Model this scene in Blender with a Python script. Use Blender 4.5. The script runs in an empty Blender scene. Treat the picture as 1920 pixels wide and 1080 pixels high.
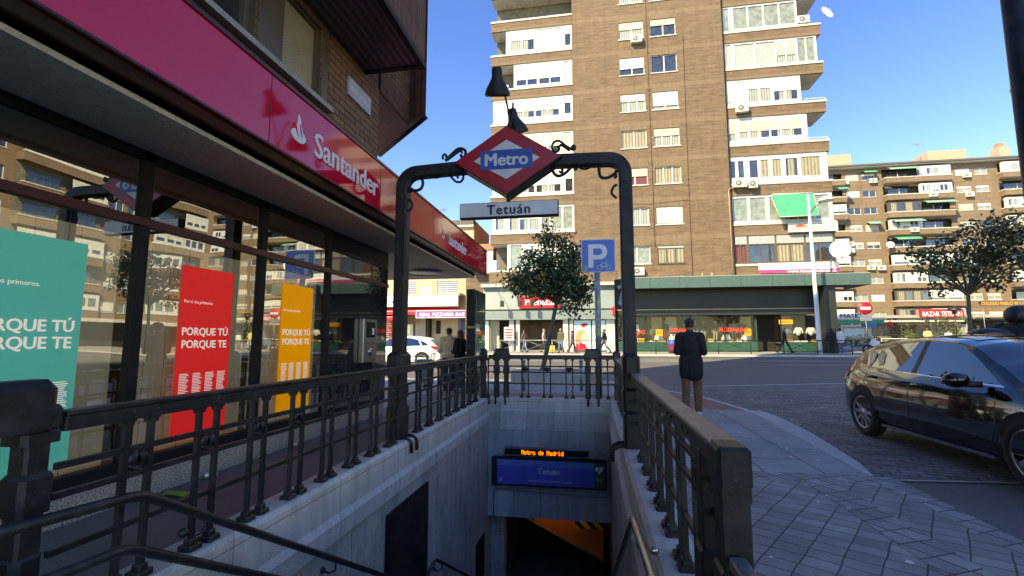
import bpy, bmesh, math, random
from mathutils import Vector, Matrix
S = bpy.context.scene
COL = S.collection
R = math.radians
# ---------------------------------------------------------------- camera, sky, sun, exposure
cam_d = bpy.data.cameras.new('camera'); cam = bpy.data.objects.new('camera', cam_d); COL.objects.link(cam)
cam_d.sensor_width = 36; cam_d.lens = 36 * 890 / 1920; cam_d.clip_start = .05; cam_d.clip_end = 3000
cam.location = (0, 0, 1.40); cam.rotation_euler = (R(90 + 6.29), 0, R(9.65)); S.camera = cam
SUN_AZ, SUN_EL = 38.0, 42.0          # the sun stands behind the camera to the left: light travels to +X +Y
W = bpy.data.worlds.new('World'); S.world = W; W.use_nodes = True
nt = W.node_tree; bg = nt.nodes['Background']; sky = nt.nodes.new('ShaderNodeTexSky')
sky.sky_type = 'NISHITA'; sky.sun_disc = False; sky.sun_elevation = R(SUN_EL); sky.sun_rotation = R(180 + SUN_AZ)
sky.altitude = 650; sky.air_density = .76; sky.dust_density = 0.0; sky.ozone_density = 3.0
hs_ = nt.nodes.new('ShaderNodeHueSaturation'); hs_.inputs['Saturation'].default_value = 1.31; hs_.inputs['Hue'].default_value = .522
nt.links.new(sky.outputs[0], hs_.inputs['Color']); nt.links.new(hs_.outputs[0], bg.inputs[0]); bg.inputs[1].default_value = .15
sd = bpy.data.lights.new('sun', 'SUN'); sd.energy = 2.0; sd.angle = R(.5); sd.color = (.88, .945, 1)
sun = bpy.data.objects.new('sun', sd); COL.objects.link(sun)
ld = Vector((math.sin(R(SUN_AZ)) * math.cos(R(SUN_EL)), math.cos(R(SUN_AZ)) * math.cos(R(SUN_EL)), -math.sin(R(SUN_EL))))
sun.rotation_euler = ld.to_track_quat('-Z', 'Y').to_euler(); sun.location = (-30, -40, 60)
S.view_settings.view_transform = 'Standard'; S.view_settings.look = 'None'
S.view_settings.exposure = 2.25; S.view_settings.gamma = 1
S.view_settings.use_white_balance = True; S.view_settings.white_balance_temperature = 19000; S.view_settings.white_balance_tint = 3
S.render.engine = 'CYCLES'
try:
    S.cycles.max_bounces = 7; S.cycles.use_denoising = True; S.cycles.caustics_reflective = False; S.cycles.caustics_refractive = False
except Exception: pass
rnd = random.Random(7)

# ---------------------------------------------------------------- materials
MAT = {}
def new_mat(name):
    m = bpy.data.materials.new(name); m.use_nodes = True; MAT[name] = m
    return m, m.node_tree, m.node_tree.nodes['Principled BSDF']
def lnk(t, a, b): t.links.new(a, b)
def coords(t, uv=False, scale=(1, 1, 1)):
    tc = t.nodes.new('ShaderNodeTexCoord'); mp = t.nodes.new('ShaderNodeMapping'); mp.inputs['Scale'].default_value = scale
    if uv:      # (x+y, z): runs along any upright wall
        sx = t.nodes.new('ShaderNodeSeparateXYZ'); lnk(t, tc.outputs['Object'], sx.inputs[0])
        ad = t.nodes.new('ShaderNodeMath'); lnk(t, sx.outputs[0], ad.inputs[0]); lnk(t, sx.outputs[1], ad.inputs[1])
        cx = t.nodes.new('ShaderNodeCombineXYZ'); lnk(t, ad.outputs[0], cx.inputs[0]); lnk(t, sx.outputs[2], cx.inputs[1])
        lnk(t, cx.outputs[0], mp.inputs[0])
    else: lnk(t, tc.outputs['Object'], mp.inputs[0])
    return mp.outputs[0]
def noise(t, vec, scale, detail=4, rough=.6):
    n = t.nodes.new('ShaderNodeTexNoise'); n.inputs['Scale'].default_value = scale; n.inputs['Detail'].default_value = detail
    n.inputs['Roughness'].default_value = rough; lnk(t, vec, n.inputs['Vector']); return n.outputs['Fac']
def ramp(t, fac, a, b, p0=.3, p1=.7):
    r = t.nodes.new('ShaderNodeValToRGB'); e = r.color_ramp.elements
    e[0].position = p0; e[1].position = p1; e[0].color = (*a, 1); e[1].color = (*b, 1); lnk(t, fac, r.inputs[0]); return r.outputs[0]
def mix(t, fac, a, b, mode='MIX'):
    m = t.nodes.new('ShaderNodeMix'); m.data_type = 'RGBA'; m.blend_type = mode
    for v, s in ((fac, m.inputs[0]), (a, m.inputs[6]), (b, m.inputs[7])):
        if hasattr(v, 'is_linked'): lnk(t, v, s)
        elif isinstance(v, (tuple, list)): s.default_value = (*v, 1)
        else: s.default_value = v
    return m.outputs[2]
def bump(t, p, h, strength=.3, dist=.01):
    b = t.nodes.new('ShaderNodeBump'); b.inputs['Strength'].default_value = strength; b.inputs['Distance'].default_value = dist
    lnk(t, h, b.inputs['Height']); lnk(t, b.outputs[0], p.inputs['Normal'])
def sh(c, k): return tuple(min(1, max(0, v * k)) for v in c)
def flat(name, c, rough=.6, metal=0, var=.12, ns=6, spec=.5, bumps=0, ior=1.5, coat=0, emit=0, fold=0, chips=None):
    m, t, p = new_mat(name); v = coords(t)
    n = noise(t, v, ns)
    cc = ramp(t, n, sh(c, 1 - var), sh(c, 1 + var))
    if chips: ch = noise(t, v, 38, 3, .6); cc = mix(t, ramp(t, ch, (0, 0, 0), (.8, .8, .8), .66, .72), cc, chips); dn = noise(t, v, 3.5, 4, .6); cc = mix(t, ramp(t, dn, (0, 0, 0), (.35, .35, .35), .5, .75), cc, (.10, .095, .088))
    lnk(t, cc, p.inputs['Base Color'])
    p.inputs['Roughness'].default_value = rough; p.inputs['Metallic'].default_value = metal; p.inputs['IOR'].default_value = ior
    p.inputs['Specular IOR Level'].default_value = spec; p.inputs['Coat Weight'].default_value = coat; p.inputs['Coat Roughness'].default_value = .03
    if bumps: bump(t, p, noise(t, v, ns * 6), bumps)
    if fold: bump(t, p, noise(t, coords(t, scale=(1, 1, .45)), 13, 3, .55), 1.0, fold)
    if emit: p.inputs['Emission Color'].default_value = (*c, 1); p.inputs['Emission Strength'].default_value = emit
    return m
def brick(name, c1, c2, mortar, bw=.25, bh=.07, streak=.35, ms=.012, rough=.85, offs=.5, bs=.4, vert=False):
    m, t, p = new_mat(name); v = coords(t, uv=True)
    b = t.nodes.new('ShaderNodeTexBrick'); b.offset = offs; lnk(t, v, b.inputs['Vector'])
    b.inputs['Color1'].default_value = (*c1, 1); b.inputs['Color2'].default_value = (*c2, 1); b.inputs['Mortar'].default_value = (*mortar, 1)
    b.inputs['Scale'].default_value = 1; b.inputs['Brick Width'].default_value = bw; b.inputs['Row Height'].default_value = bh
    b.inputs['Mortar Size'].default_value = ms; b.inputs['Bias'].default_value = 0
    st = coords(t, uv=True, scale=(.55, 3.6, 1) if not vert else (6, .8, 1))
    n1 = noise(t, st, 1.6, 6, .8); n2 = noise(t, coords(t), .35, 3)
    c = mix(t, streak, b.outputs['Color'], ramp(t, n1, sh(c2, .55), sh(c1, 1.4), .34, .66))
    c = mix(t, .5, c, ramp(t, n2, (.72, .70, .70), (1.0, 1.0, 1.0), .3, .7), 'MULTIPLY')
    n3 = noise(t, coords(t, uv=True, scale=(2.2, .14, 1)), 1.5, 5, .7); c = mix(t, .4, c, ramp(t, n3, (.6, .58, .57), (1, 1, 1), .28, .52), 'MULTIPLY')
    lnk(t, c, p.inputs['Base Color']); p.inputs['Roughness'].default_value = rough
    bump(t, p, b.outputs['Fac'], -bs, .008); return m
def stone(name, c, speck=.35, sc=140, stain=.3, rough=.75, joint=None):
    m, t, p = new_mat(name); v = coords(t)
    n = noise(t, v, sc, 2, .8); n2 = noise(t, v, 1.3, 5, .65)
    vs = coords(t, scale=(2.4, 2.4, .35)); n3 = noise(t, vs, 2.2, 5, .65)
    a = ramp(t, n, sh(c, 1 - speck), sh(c, 1 + speck), .35, .65)
    a = mix(t, stain, a, ramp(t, n2, (.45, .43, .40), (1, 1, 1), .3, .62), 'MULTIPLY')
    a = mix(t, stain * .8, a, ramp(t, n3, (.42, .42, .43), (1, 1, 1), .34, .55), 'MULTIPLY')
    if joint:
        b = t.nodes.new('ShaderNodeTexBrick'); b.offset = joint[2]; lnk(t, coords(t, uv=True), b.inputs['Vector'])
        b.inputs['Color1'].default_value = (1, 1, 1, 1); b.inputs['Color2'].default_value = (joint[3],) * 3 + (1,); b.inputs['Mortar'].default_value = (.35, .35, .35, 1)
        b.inputs['Scale'].default_value = 1; b.inputs['Brick Width'].default_value = joint[0]; b.inputs['Row Height'].default_value = joint[1]; b.inputs['Mortar Size'].default_value = .004
        a = mix(t, 1, a, b.outputs['Color'], 'MULTIPLY')
    lnk(t, a, p.inputs['Base Color']); p.inputs['Roughness'].default_value = rough; bump(t, p, n, .12, .003); return m
def paving(name, c1, c2, mortar, bw, bh, ms=.008, offs=.5, rot=0, rough=.8, stain=.35, bs=.5):
    m, t, p = new_mat(name); tc = t.nodes.new('ShaderNodeTexCoord'); mp = t.nodes.new('ShaderNodeMapping'); mp.inputs['Rotation'].default_value = (0, 0, R(rot))
    lnk(t, tc.outputs['Object'], mp.inputs[0]); v = mp.outputs[0]
    wob = t.nodes.new('ShaderNodeTexNoise'); wob.inputs['Scale'].default_value = 2.5; lnk(t, v, wob.inputs['Vector'])
    va = t.nodes.new('ShaderNodeVectorMath'); va.operation = 'MULTIPLY_ADD'; lnk(t, wob.outputs['Color'], va.inputs[0]); va.inputs[1].default_value = (min(.16 * bw, .03),) * 2 + (0,); lnk(t, v, va.inputs[2])
    b = t.nodes.new('ShaderNodeTexBrick'); b.offset = offs; lnk(t, va.outputs[0], b.inputs['Vector'])
    b.inputs['Color1'].default_value = (*c1, 1); b.inputs['Color2'].default_value = (*c2, 1); b.inputs['Mortar'].default_value = (*mortar, 1)
    b.inputs['Scale'].default_value = 1; b.inputs['Brick Width'].default_value = bw; b.inputs['Row Height'].default_value = bh; b.inputs['Mortar Size'].default_value = ms; b.inputs['Mortar Smooth'].default_value = .2
    n = noise(t, v, 1.1, 6, .7); n2 = noise(t, v, 60, 3, .7)
    c = mix(t, stain, b.outputs['Color'], ramp(t, n, (.35, .34, .34), (1, 1, 1), .3, .65), 'MULTIPLY')
    c = mix(t, .35, c, ramp(t, n2, (.55, .55, .55), (1.0, 1, 1), .35, .6), 'MULTIPLY')
    sp = noise(t, v, 7.5, 1, .4); c = mix(t, ramp(t, sp, (0, 0, 0), (1, 1, 1), .735, .75), c, sh(c1, 1.5)); sd_ = noise(t, v, 4.2, 2, .5); c = mix(t, ramp(t, sd_, (0, 0, 0), (.75, .75, .75), .66, .74), c, sh(c2, .35))
    lnk(t, c, p.inputs['Base Color']); p.inputs['Roughness'].default_value = rough; bump(t, p, b.outputs['Fac'], -bs, .01); return m
def asphalt(name, c):
    m, t, p = new_mat(name); v = coords(t)
    n = noise(t, v, 90, 3, .8); n2 = noise(t, v, .5, 6, .6); n3 = noise(t, coords(t, scale=(.08, 1.2, 1)), 1.2, 4)
    a = ramp(t, n, sh(c, .6), sh(c, 1.45), .3, .7)
    a = mix(t, .5, a, ramp(t, n2, (.6, .6, .6), (1, 1, 1), .35, .65), 'MULTIPLY')
    a = mix(t, .35, a, ramp(t, n3, (.6, .6, .6), (1, 1, 1), .35, .6), 'MULTIPLY')
    lnk(t, a, p.inputs['Base Color']); p.inputs['Roughness'].default_value = .75; bump(t, p, n, .35, .005); return m
def glass_sheet(name, refl, tint=(.8, .85, .85), fm=.5):
    m, t, p = new_mat(name); t.nodes.remove(p); out = t.nodes['Material Output']
    g = t.nodes.new('ShaderNodeBsdfGlossy'); g.inputs['Roughness'].default_value = .004; g.inputs['Color'].default_value = (.95, .93, .85, 1)
    tr = t.nodes.new('ShaderNodeBsdfTransparent'); tr.inputs['Color'].default_value = (*tint, 1)
    fr = t.nodes.new('ShaderNodeLayerWeight'); fr.inputs['Blend'].default_value = .25
    mm = t.nodes.new('ShaderNodeMath'); mm.operation = 'MULTIPLY_ADD'; lnk(t, fr.outputs['Fresnel'], mm.inputs[0]); mm.inputs[1].default_value = fm; mm.inputs[2].default_value = refl
    mx = t.nodes.new('ShaderNodeMixShader'); mm.use_clamp = True; lnk(t, mm.outputs[0], mx.inputs[0]); lnk(t, tr.outputs[0], mx.inputs[1]); lnk(t, g.outputs[0], mx.inputs[2])
    wn = t.nodes.new('ShaderNodeTexNoise'); wn.inputs['Scale'].default_value = .9; wn.inputs['Detail'].default_value = 1
    lnk(t, coords(t), wn.inputs['Vector']); b = t.nodes.new('ShaderNodeBump'); b.inputs['Strength'].default_value = .02; b.inputs['Distance'].default_value = .2
    lnk(t, wn.outputs['Fac'], b.inputs['Height']); lnk(t, b.outputs[0], g.inputs['Normal'])
    lnk(t, mx.outputs[0], out.inputs[0]); return m
def wave_mat(name, c1, c2, scale, axis='X', rough=.6, bs=.3, uv=False):
    m, t, p = new_mat(name); w = t.nodes.new('ShaderNodeTexWave'); w.bands_direction = axis; w.inputs['Scale'].default_value = scale; w.inputs['Distortion'].default_value = .15
    v = coords(t, uv=uv); lnk(t, v, w.inputs['Vector']); n = noise(t, v, 3)
    c = mix(t, .25, ramp(t, w.outputs['Fac'], c1, c2, .1, .9), ramp(t, n, sh(c1, .7), c2), 'MIX')
    lnk(t, c, p.inputs['Base Color']); p.inputs['Roughness'].default_value = rough; bump(t, p, w.outputs['Fac'], bs, .01); return m

brick('tower_brick', (.215, .136, .088), (.135, .086, .056), (.195, .15, .108), streak=.68)
brick('tower_band', (.25, .16, .10), (.20, .128, .08), (.22, .17, .12), bw=.075, bh=.25, streak=.3, offs=0, vert=True)
brick('back_brick', (.27, .175, .112), (.20, .128, .082), (.26, .21, .155), streak=.5)
brick('bank_brick', (.30, .145, .075), (.19, .092, .055), (.016, .012, .010), bw=.26, bh=.085, streak=.2, ms=.009, bs=.8)
brick('bank_soldier', (.22, .095, .06), (.15, .07, .047), (.02, .014, .012), bw=.075, bh=.30, streak=.2, ms=.006, offs=0, vert=True)
stone('beige_render', (.50, .43, .31), .18, 60, .3)
stone('granite', (.66, .575, .465), .35, 110, .58, joint=(1.15, 3.0, 0, .86))
stone('granite_coping', (.70, .625, .53), .4, 150, .42, joint=(1.4, 9, 0, .92))
stone('granite_header', (.64, .62, .58), .25, 90, .4, joint=(.62, .64, .5, .68))
stone('plinth_granite', (.42, .36, .285), .85, 75, .25)
stone('concrete', (.40, .375, .335), .2, 60, .35)
stone('kerb_granite', (.50, .475, .44), .3, 80, .3)
stone('soffit_paint', (.66, .59, .50), .15, 25, .25, rough=.9)
stone('white_render', (.64, .62, .56), .08, 20, .45)
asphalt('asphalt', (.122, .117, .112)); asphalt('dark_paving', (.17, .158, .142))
paving('slab_paving', (.46, .43, .395), (.39, .365, .335), (.10, .097, .092), 1.25, .60, .009, .5, 90, stain=.55)
paving('light_slab', (.37, .355, .33), (.32, .31, .29), (.14, .13, .12), .6, .6, .012, 0, 0)
paving('sett_paving', (.45, .41, .37), (.30, .275, .25), (.085, .08, .075), .20, .155, .006, .0, 33, bs=.8, stain=.7)
paving('border_paving', (.45, .405, .375), (.31, .28, .262), (.08, .075, .07), .20, .16, .008, 0, 65, bs=.8, stain=.6)
paving('cobbles', (.27, .255, .24), (.14, .132, .127), (.05, .047, .045), .26, .13, .012, .5, 8, bs=1.0, stain=.6)
paving('red_tactile', (.42, .17, .145), (.36, .145, .125), (.17, .08, .07), .2, .2, .008, 0, 0)
flat('black_iron', (.014, .014, .0145), .42, 0, .45, 14, .5, .2, chips=(.075, .06, .05))
flat('worn_iron_top', (.17, .165, .155), .42, .2, .3, 9, .5, .05, chips=(.05, .048, .045))
flat('green_grey_iron', (.012, .013, .013), .5, 0, .4, 12, .32, .2, chips=(.08, .07, .06))
flat('steel', (.42, .41, .39), .22, 1, .15, 20)
flat('galvanised', (.27, .28, .30), .45, .6, .3, 30)
stone('white_paint', (.70, .69, .66), .05, 12, .22, .5)
flat('road_paint', (.52, .52, .50), .7, 0, .25, 5)
flat('cream_blind', (.58, .54, .40), .6, 0, .12, .6); flat('white_blind', (.66, .65, .58), .6, 0, .12, .6); flat('grey_blind', (.36, .38, .38), .5, 0, .06)
flat('brown_frame', (.12, .085, .06), .5, 0, .15); flat('dark_frame', (.014, .012, .011), .65, spec=.3)

flat('pane', (.035, .042, .048), .04, 0, .5, 2.2, .8, ior=1.7)
flat('pane_green', (.23, .27, .23), .12, 0, .35, 3, .7)
flat('dark_room', (.025, .022, .019), .9, 0, .4, 2)
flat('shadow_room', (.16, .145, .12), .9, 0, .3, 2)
flat('bank_red', (.80, .006, .035), .07, 0, .03, 3, .5, ior=1.55)
flat('deep_red', (.075, .006, .009), .35, 0, .15)
flat('sign_red', (.55, .012, .03), .4, 0, .06); flat('metro_red', (.43, .018, .028), .3, 0, .10, 4)
flat('metro_blue', (.006, .085, .34), .28, 0, .15, 3, .5); flat('metro_white', (.58, .62, .62), .35, 0, .10, 4)
flat('lettering_white', (.8, .8, .8), .5, 0, .03); flat('print_white', (.85, .85, .85), .5, 0, .03, emit=.07); flat('lettering_black', (.03, .03, .03), .5)  # print_white glows faintly to keep up with the glowing poster cards
flat('teal_card', (.012, .46, .40), .55, 0, .05, 2, emit=.06); flat('red_card', (.88, .022, .026), .55, 0, .05, 2, emit=.07); flat('orange_card', (.95, .36, .008), .55, 0, .05, 2, emit=.07)  # faint glow added to the cards, brightening the posters in the shaded street
flat('interior_blind', (.74, .72, .60), .8, 0, .14, 3, emit=.022)  # faint glow added to the blinds, standing in for indoor light
flat('station_blue', (.008, .10, .50), .3, 0, .1, 3); flat('sky_blue', (.03, .20, .52), .35); flat('dea_green', (.012, .11, .045), .4)
flat('led_case', (.25, .25, .25), .3, .7, .1); flat('led_black', (.008, .008, .009), .3); flat('lamp_warm', (1, .72, .42), .5, 0, .02, emit=.45)
flat('led_orange', (1, .17, .008), .5, 0, .02, emit=1.1)
flat('traffic_blue', (.003, .17, .58), .4, 0, .08, 4)
flat('sticker', (.35, .42, .22), .6, 0, .5, 25); flat('graffiti', (.22, .33, .38), .6, 0, .6, 14)
flat('green_awning', (.012, .33, .19), .7, 0, .15, 3); flat('pale_awning', (.18, .36, .28), .7, 0, .15)
flat('fascia_green', (.06, .12, .108), .45, 0, .12, 2); flat('shop_dark', (.018, .022, .021), .5); flat('shop_green', (.014, .075, .048), .4)
flat('shop_grey', (.20, .245, .235), .35, 0, .08, 2); flat('yellow_trim', (.42, .30, .10), .5)
flat('sale_red', (.85, .06, .025), .5); flat('sale_orange', (.80, .36, .03), .5); flat('shop_warm', (.07, .04, .018), .7, 0, .6, 1.5)
flat('cyan_poster', (.55, .80, .80), .4); flat('tan_hair', (.50, .30, .14), .6); flat('skin_poster', (.72, .45, .33), .5); flat('magenta', (.55, .05, .22), .5)
flat('bark', (.10, .085, .065), .9, 0, .35, 12, bumps=.5)
flat('leaf_dark', (.028, .050, .018), .45, 0, .4, 3); flat('leaf_mid', (.06, .095, .032), .45, 0, .4, 3); flat('leaf_light', (.14, .17, .06), .5, 0, .4, 3)
flat('leaf_purple', (.040, .042, .028), .45, 0, .4, 3)
flat('car_black', (.004, .004, .0045), .12, 0, .1, 3, .4, coat=.8, ior=1.45); flat('car_white', (.74, .74, .72), .18, 0, .03, 3, .5, coat=.6)
flat('car_glass', (.005, .006, .008), .02, 0, .1, 3, .8, ior=1.9); flat('rubber', (.014, .014, .014), .8); flat('rim_silver', (.42, .42, .44), .3, .8, .1)
flat('tail_red', (.40, .012, .014), .15, 0, .1, 8, .7, coat=1); flat('lamp_clear', (.55, .55, .55), .1, .4); flat('chrome', (.6, .6, .6), .12, 1); flat('plastic_black', (.014, .014, .014), .5)
flat('skin', (.42, .24, .16), .55, 0, .1); flat('hair_dark', (.012, .010, .009), .6, 0, .3, 30); flat('hair_red', (.15, .055, .025), .6, 0, .35, 30); flat('hair_grey', (.2, .19, .18), .6)
flat('coat_black', (.010, .010, .011), .85, 0, .3, 10, fold=.03); flat('trouser_brown', (.22, .095, .04), .85, 0, .25, 12, fold=.05); flat('jacket_beige', (.62, .42, .28), .75, 0, .12, 10, fold=.04)
flat('denim', (.09, .14, .25), .8, 0, .25, 14); flat('cloth_navy', (.02, .025, .045), .85); flat('cloth_green', (.07, .085, .045), .85); flat('cloth_maroon', (.17, .018, .05), .85); flat('cloth_white', (.62, .62, .60), .8, 0, .12, 6); flat('cloth_brown', (.15, .09, .075), .85); flat('cloth_yellow', (.62, .58, .22), .8); flat('shoe_white', (.6, .6, .6), .6); flat('shoe_dark', (.02, .018, .016), .6); flat('bag_yellow', (.6, .48, .06), .5); flat('trolley_blue', (.09, .16, .19), .8, 0, .2, 9)
flat('dish_white', (.76, .76, .74), .45, 0, .05); flat('ac_white', (.68, .67, .60), .55, 0, .06); flat('ac_grille', (.16, .16, .15), .6)
flat('orange_panel', (.92, .21, .03), .5, 0, .1, 2); flat('brown_tunnel', (.12, .075, .05), .8, 0, .3, 2); flat('hazard_yellow', (.75, .50, .02), .5)
flat('terracotta', (.42, .20, .13), .85, 0, .2, 4); flat('chimney_clay', (.48, .35, .25), .85, 0, .15, 3); flat('roof_edge', (.12, .10, .095), .7)
flat('litter_green', (.16, .42, .03), .4); flat('litter_can', (.55, .55, .56), .3, .5, .3, 30); flat('blue_cloth', (.05, .10, .45), .7)
flat('plate_tile', (.30, .33, .46), .3, 0, .25, 12); flat('lamp_glow', (.75, .72, .60), .4, 0, .1)
wave_mat('shutter_slats', (.30, .245, .14), (.52, .44, .28), 9.5, 'Z', .5, .5)
wave_mat('soffit_boards', (.07, .042, .034), (.17, .105, .085), 3.2, 'X', .6, .6)
wave_mat('back_soffit_boards', (.16, .125, .09), (.30, .245, .17), 6, 'X', .6, .5)
wave_mat('curtain', (.16, .18, .18), (.42, .45, .43), 1.7, 'X', .8, .3, uv=True); wave_mat('red_curtain', (.09, .03, .035), (.26, .07, .08), 1.7, 'X', .8, .3, uv=True); wave_mat('tan_curtain', (.19, .165, .12), (.40, .36, .28), 1.3, 'X', .8, .3, uv=True)
wave_mat('white_slats', (.22, .23, .25), (.74, .75, .75), 1.9, 'Z', .6, .3)
glass_sheet('bank_glass', .42, (.97, .97, .93)); glass_sheet('shop_glass', .015, (.95, .96, .95), .15); glass_sheet('panel_glass', .12, (.70, .84, .82))
stripe = new_mat('hazard_stripe')
def _hz():
    m, t, p = stripe; w = t.nodes.new('ShaderNodeTexWave'); w.bands_direction = 'DIAGONAL'; w.inputs['Scale'].default_value = 2.2
    lnk(t, coords(t), w.inputs['Vector']); lnk(t, ramp(t, w.outputs['Fac'], (.01, .01, .01), (.7, .45, .02), .48, .52), p.inputs['Base Color'])
_hz()

# ---------------------------------------------------------------- helpers
OFF = {}
def tag(o, label=None, cat=None, group=None, kind=None):
    for k, v in (('label', label), ('category', cat), ('group', group), ('kind', kind)):
        if v: o[k] = v
    return o
def thing(name, label, cat, loc=(0, 0, 0), group=None):
    o = bpy.data.objects.new(name, None); COL.objects.link(o); o.location = loc; o.empty_display_size = .1
    OFF[o.name] = Vector(loc); return tag(o, label, cat, group)
class MB:
    def __init__(s, m='white_paint'): s.v = []; s.f = []; s.mi = []; s.mats = []; s.m = m; s.sm = []; s.smooth = False
    def mat(s, m): s.m = m; return s
    def _mi(s):
        if s.m not in s.mats: s.mats.append(s.m)
        return s.mats.index(s.m)
    def add(s, vs, fs):
        b = len(s.v); s.v += [tuple(v) for v in vs]; i = s._mi()
        for f in fs: s.f.append([b + k for k in f]); s.mi.append(i); s.sm.append(s.smooth)
        return s
    def box(s, x0, y0, z0, x1, y1, z1):
        x0, x1 = min(x0, x1), max(x0, x1); y0, y1 = min(y0, y1), max(y0, y1); z0, z1 = min(z0, z1), max(z0, z1)
        return s.add([(x0, y0, z0), (x1, y0, z0), (x1, y1, z0), (x0, y1, z0), (x0, y0, z1), (x1, y0, z1), (x1, y1, z1), (x0, y1, z1)],
                     [(0, 3, 2, 1), (4, 5, 6, 7), (0, 1, 5, 4), (1, 2, 6, 5), (2, 3, 7, 6), (3, 0, 4, 7)])
    def bbox(s, x0, y0, z0, x1, y1, z1, c=.01):     # box with chamfered upright and top edges
        pl = lambda d: [(x0 + c, y0 + d), (x1 - c, y0 + d), (x1 - d, y0 + c), (x1 - d, y1 - c), (x1 - c, y1 - d), (x0 + c, y1 - d), (x0 + d, y1 - c), (x0 + d, y0 + c)]
        A = [(x, y, z0) for x, y in pl(0)]; B = [(x, y, z1 - c) for x, y in pl(0)]
        q = c; D = [(min(max(x, x0 + q), x1 - q), min(max(y, y0 + q), y1 - q), z1) for x, y in pl(0)]
        vs = A + B + D; fs = [tuple(range(7, -1, -1)), tuple(range(16, 24))]
        for k in range(8):
            n = (k + 1) % 8; fs += [(k, n, n + 8, k + 8), (k + 8, n + 8, n + 16, k + 16)]
        return s.add(vs, fs)
    def prism(s, pts, T0, T1):      # outline pts -> two offset copies via functions
        n = len(pts); A = [T0(p) for p in pts]; B = [T1(p) for p in pts]
        return s.add(A + B, [tuple(range(n - 1, -1, -1)), tuple(range(n, 2 * n))] + [(k, (k + 1) % n, (k + 1) % n + n, k + n) for k in range(n)])
    def xz(s, pts, y0, y1): return s.prism(pts, lambda p: (p[0], y0, p[1]), lambda p: (p[0], y1, p[1]))
    def yz(s, pts, x0, x1): return s.prism(pts, lambda p: (x0, p[0], p[1]), lambda p: (x1, p[0], p[1]))
    def xy(s, pts, z0, z1): return s.prism(pts, lambda p: (p[0], p[1], z0), lambda p: (p[0], p[1], z1))
    def tube(s, pts, r, n=10, caps=True):
        pts = [Vector(p) for p in pts]; k = len(pts); rs = r if isinstance(r, (list, tuple)) else [r] * k
        rings = []; up = None
        for i, p in enumerate(pts):
            d = (pts[min(i + 1, k - 1)] - pts[max(i - 1, 0)])
            if d.length < 1e-9: d = Vector((0, 0, 1))
            d.normalize()
            if up is None: up = Vector((0, 0, 1)) if abs(d.z) < .9 else Vector((1, 0, 0))
            a = d.cross(up); a.normalize(); b = a.cross(d); b.normalize(); up = b
            rings.append([p + (a * math.cos(2 * math.pi * j / n) + b * math.sin(2 * math.pi * j / n)) * rs[i] for j in range(n)])
        vs = [v for g in rings for v in g]; fs = []
        for i in range(k - 1):
            for j in range(n): q = (j + 1) % n; fs.append((i * n + j, i * n + q, (i + 1) * n + q, (i + 1) * n + j))
        if caps: fs += [tuple(range(n - 1, -1, -1)), tuple((k - 1) * n + j for j in range(n))]
        o = s.smooth; s.smooth = True; s.add(vs, fs); s.smooth = o; return s
    def lathe(s, prof, c=(0, 0, 0), n=20, axis='z'):      # prof [(r, h)]
        vs = []; fs = []; c = Vector(c)
        for r, h in prof:
            for j in range(n):
                a = 2 * math.pi * j / n; x, y = r * math.cos(a), r * math.sin(a)
                vs.append(c + (Vector((x, y, h)) if axis == 'z' else Vector((x, h, y)) if axis == 'y' else Vector((h, x, y))))
        for i in range(len(prof) - 1):
            for j in range(n): q = (j + 1) % n; fs.append((i * n + j, i * n + q, (i + 1) * n + q, (i + 1) * n + j))
        o = s.smooth; s.smooth = True; s.add(vs, fs); s.smooth = o; return s
    def ball(s, c, rx, ry=None, rz=None, n=12):
        ry = ry or rx; rz = rz or rx; vs = []; fs = []; h = n // 2
        for i in range(h + 1):
            ph = math.pi * i / h
            for j in range(n): a = 2 * math.pi * j / n; vs.append((c[0] + rx * math.sin(ph) * math.cos(a), c[1] + ry * math.sin(ph) * math.sin(a), c[2] + rz * math.cos(ph)))
        for i in range(h):
            for j in range(n): q = (j + 1) % n; fs.append((i * n + j, (i + 1) * n + j, (i + 1) * n + q, i * n + q))
        o = s.smooth; s.smooth = True; s.add(vs, fs); s.smooth = o; return s
    def mesh(s, off=Vector((0, 0, 0)), name='mesh'):
        me = bpy.data.meshes.new(name); me.from_pydata([(v[0] - off.x, v[1] - off.y, v[2] - off.z) for v in s.v], [], s.f)
        for m in s.mats: me.materials.append(MAT[m])
        me.polygons.foreach_set('material_index', s.mi); me.polygons.foreach_set('use_smooth', s.sm); me.update(); return me
    def build(s, name, parent=None, label=None, bevel=0):
        off = OFF[parent.name] if parent else Vector((0, 0, 0))
        o = bpy.data.objects.new(name, s.mesh(off, name)); COL.objects.link(o)
        if parent: o.parent = parent
        OFF[o.name] = off
        if label: o['label'] = label
        if bevel:
            b = o.modifiers.new('b', 'BEVEL'); b.width = bevel; b.segments = 2; b.limit_method = 'ANGLE'
        return o
def box(name, parent, m, *a, label=None): return MB(m).box(*a).build(name, parent, label)
def kids(o): return list(o.children)
def dup(root, loc, rotz=None, label=None, group=None, parent=None):
    r = root.copy(); COL.objects.link(r); OFF[r.name] = Vector(loc) if loc is not None else OFF[root.name]
    if parent: r.parent = parent
    if loc is not None: r.location = loc
    if rotz is not None: r.rotation_euler = (0, 0, rotz)
    if label: r['label'] = label
    if group: r['group'] = group
    for ch in kids(root): dup(ch, None, parent=r)
    return r
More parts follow.
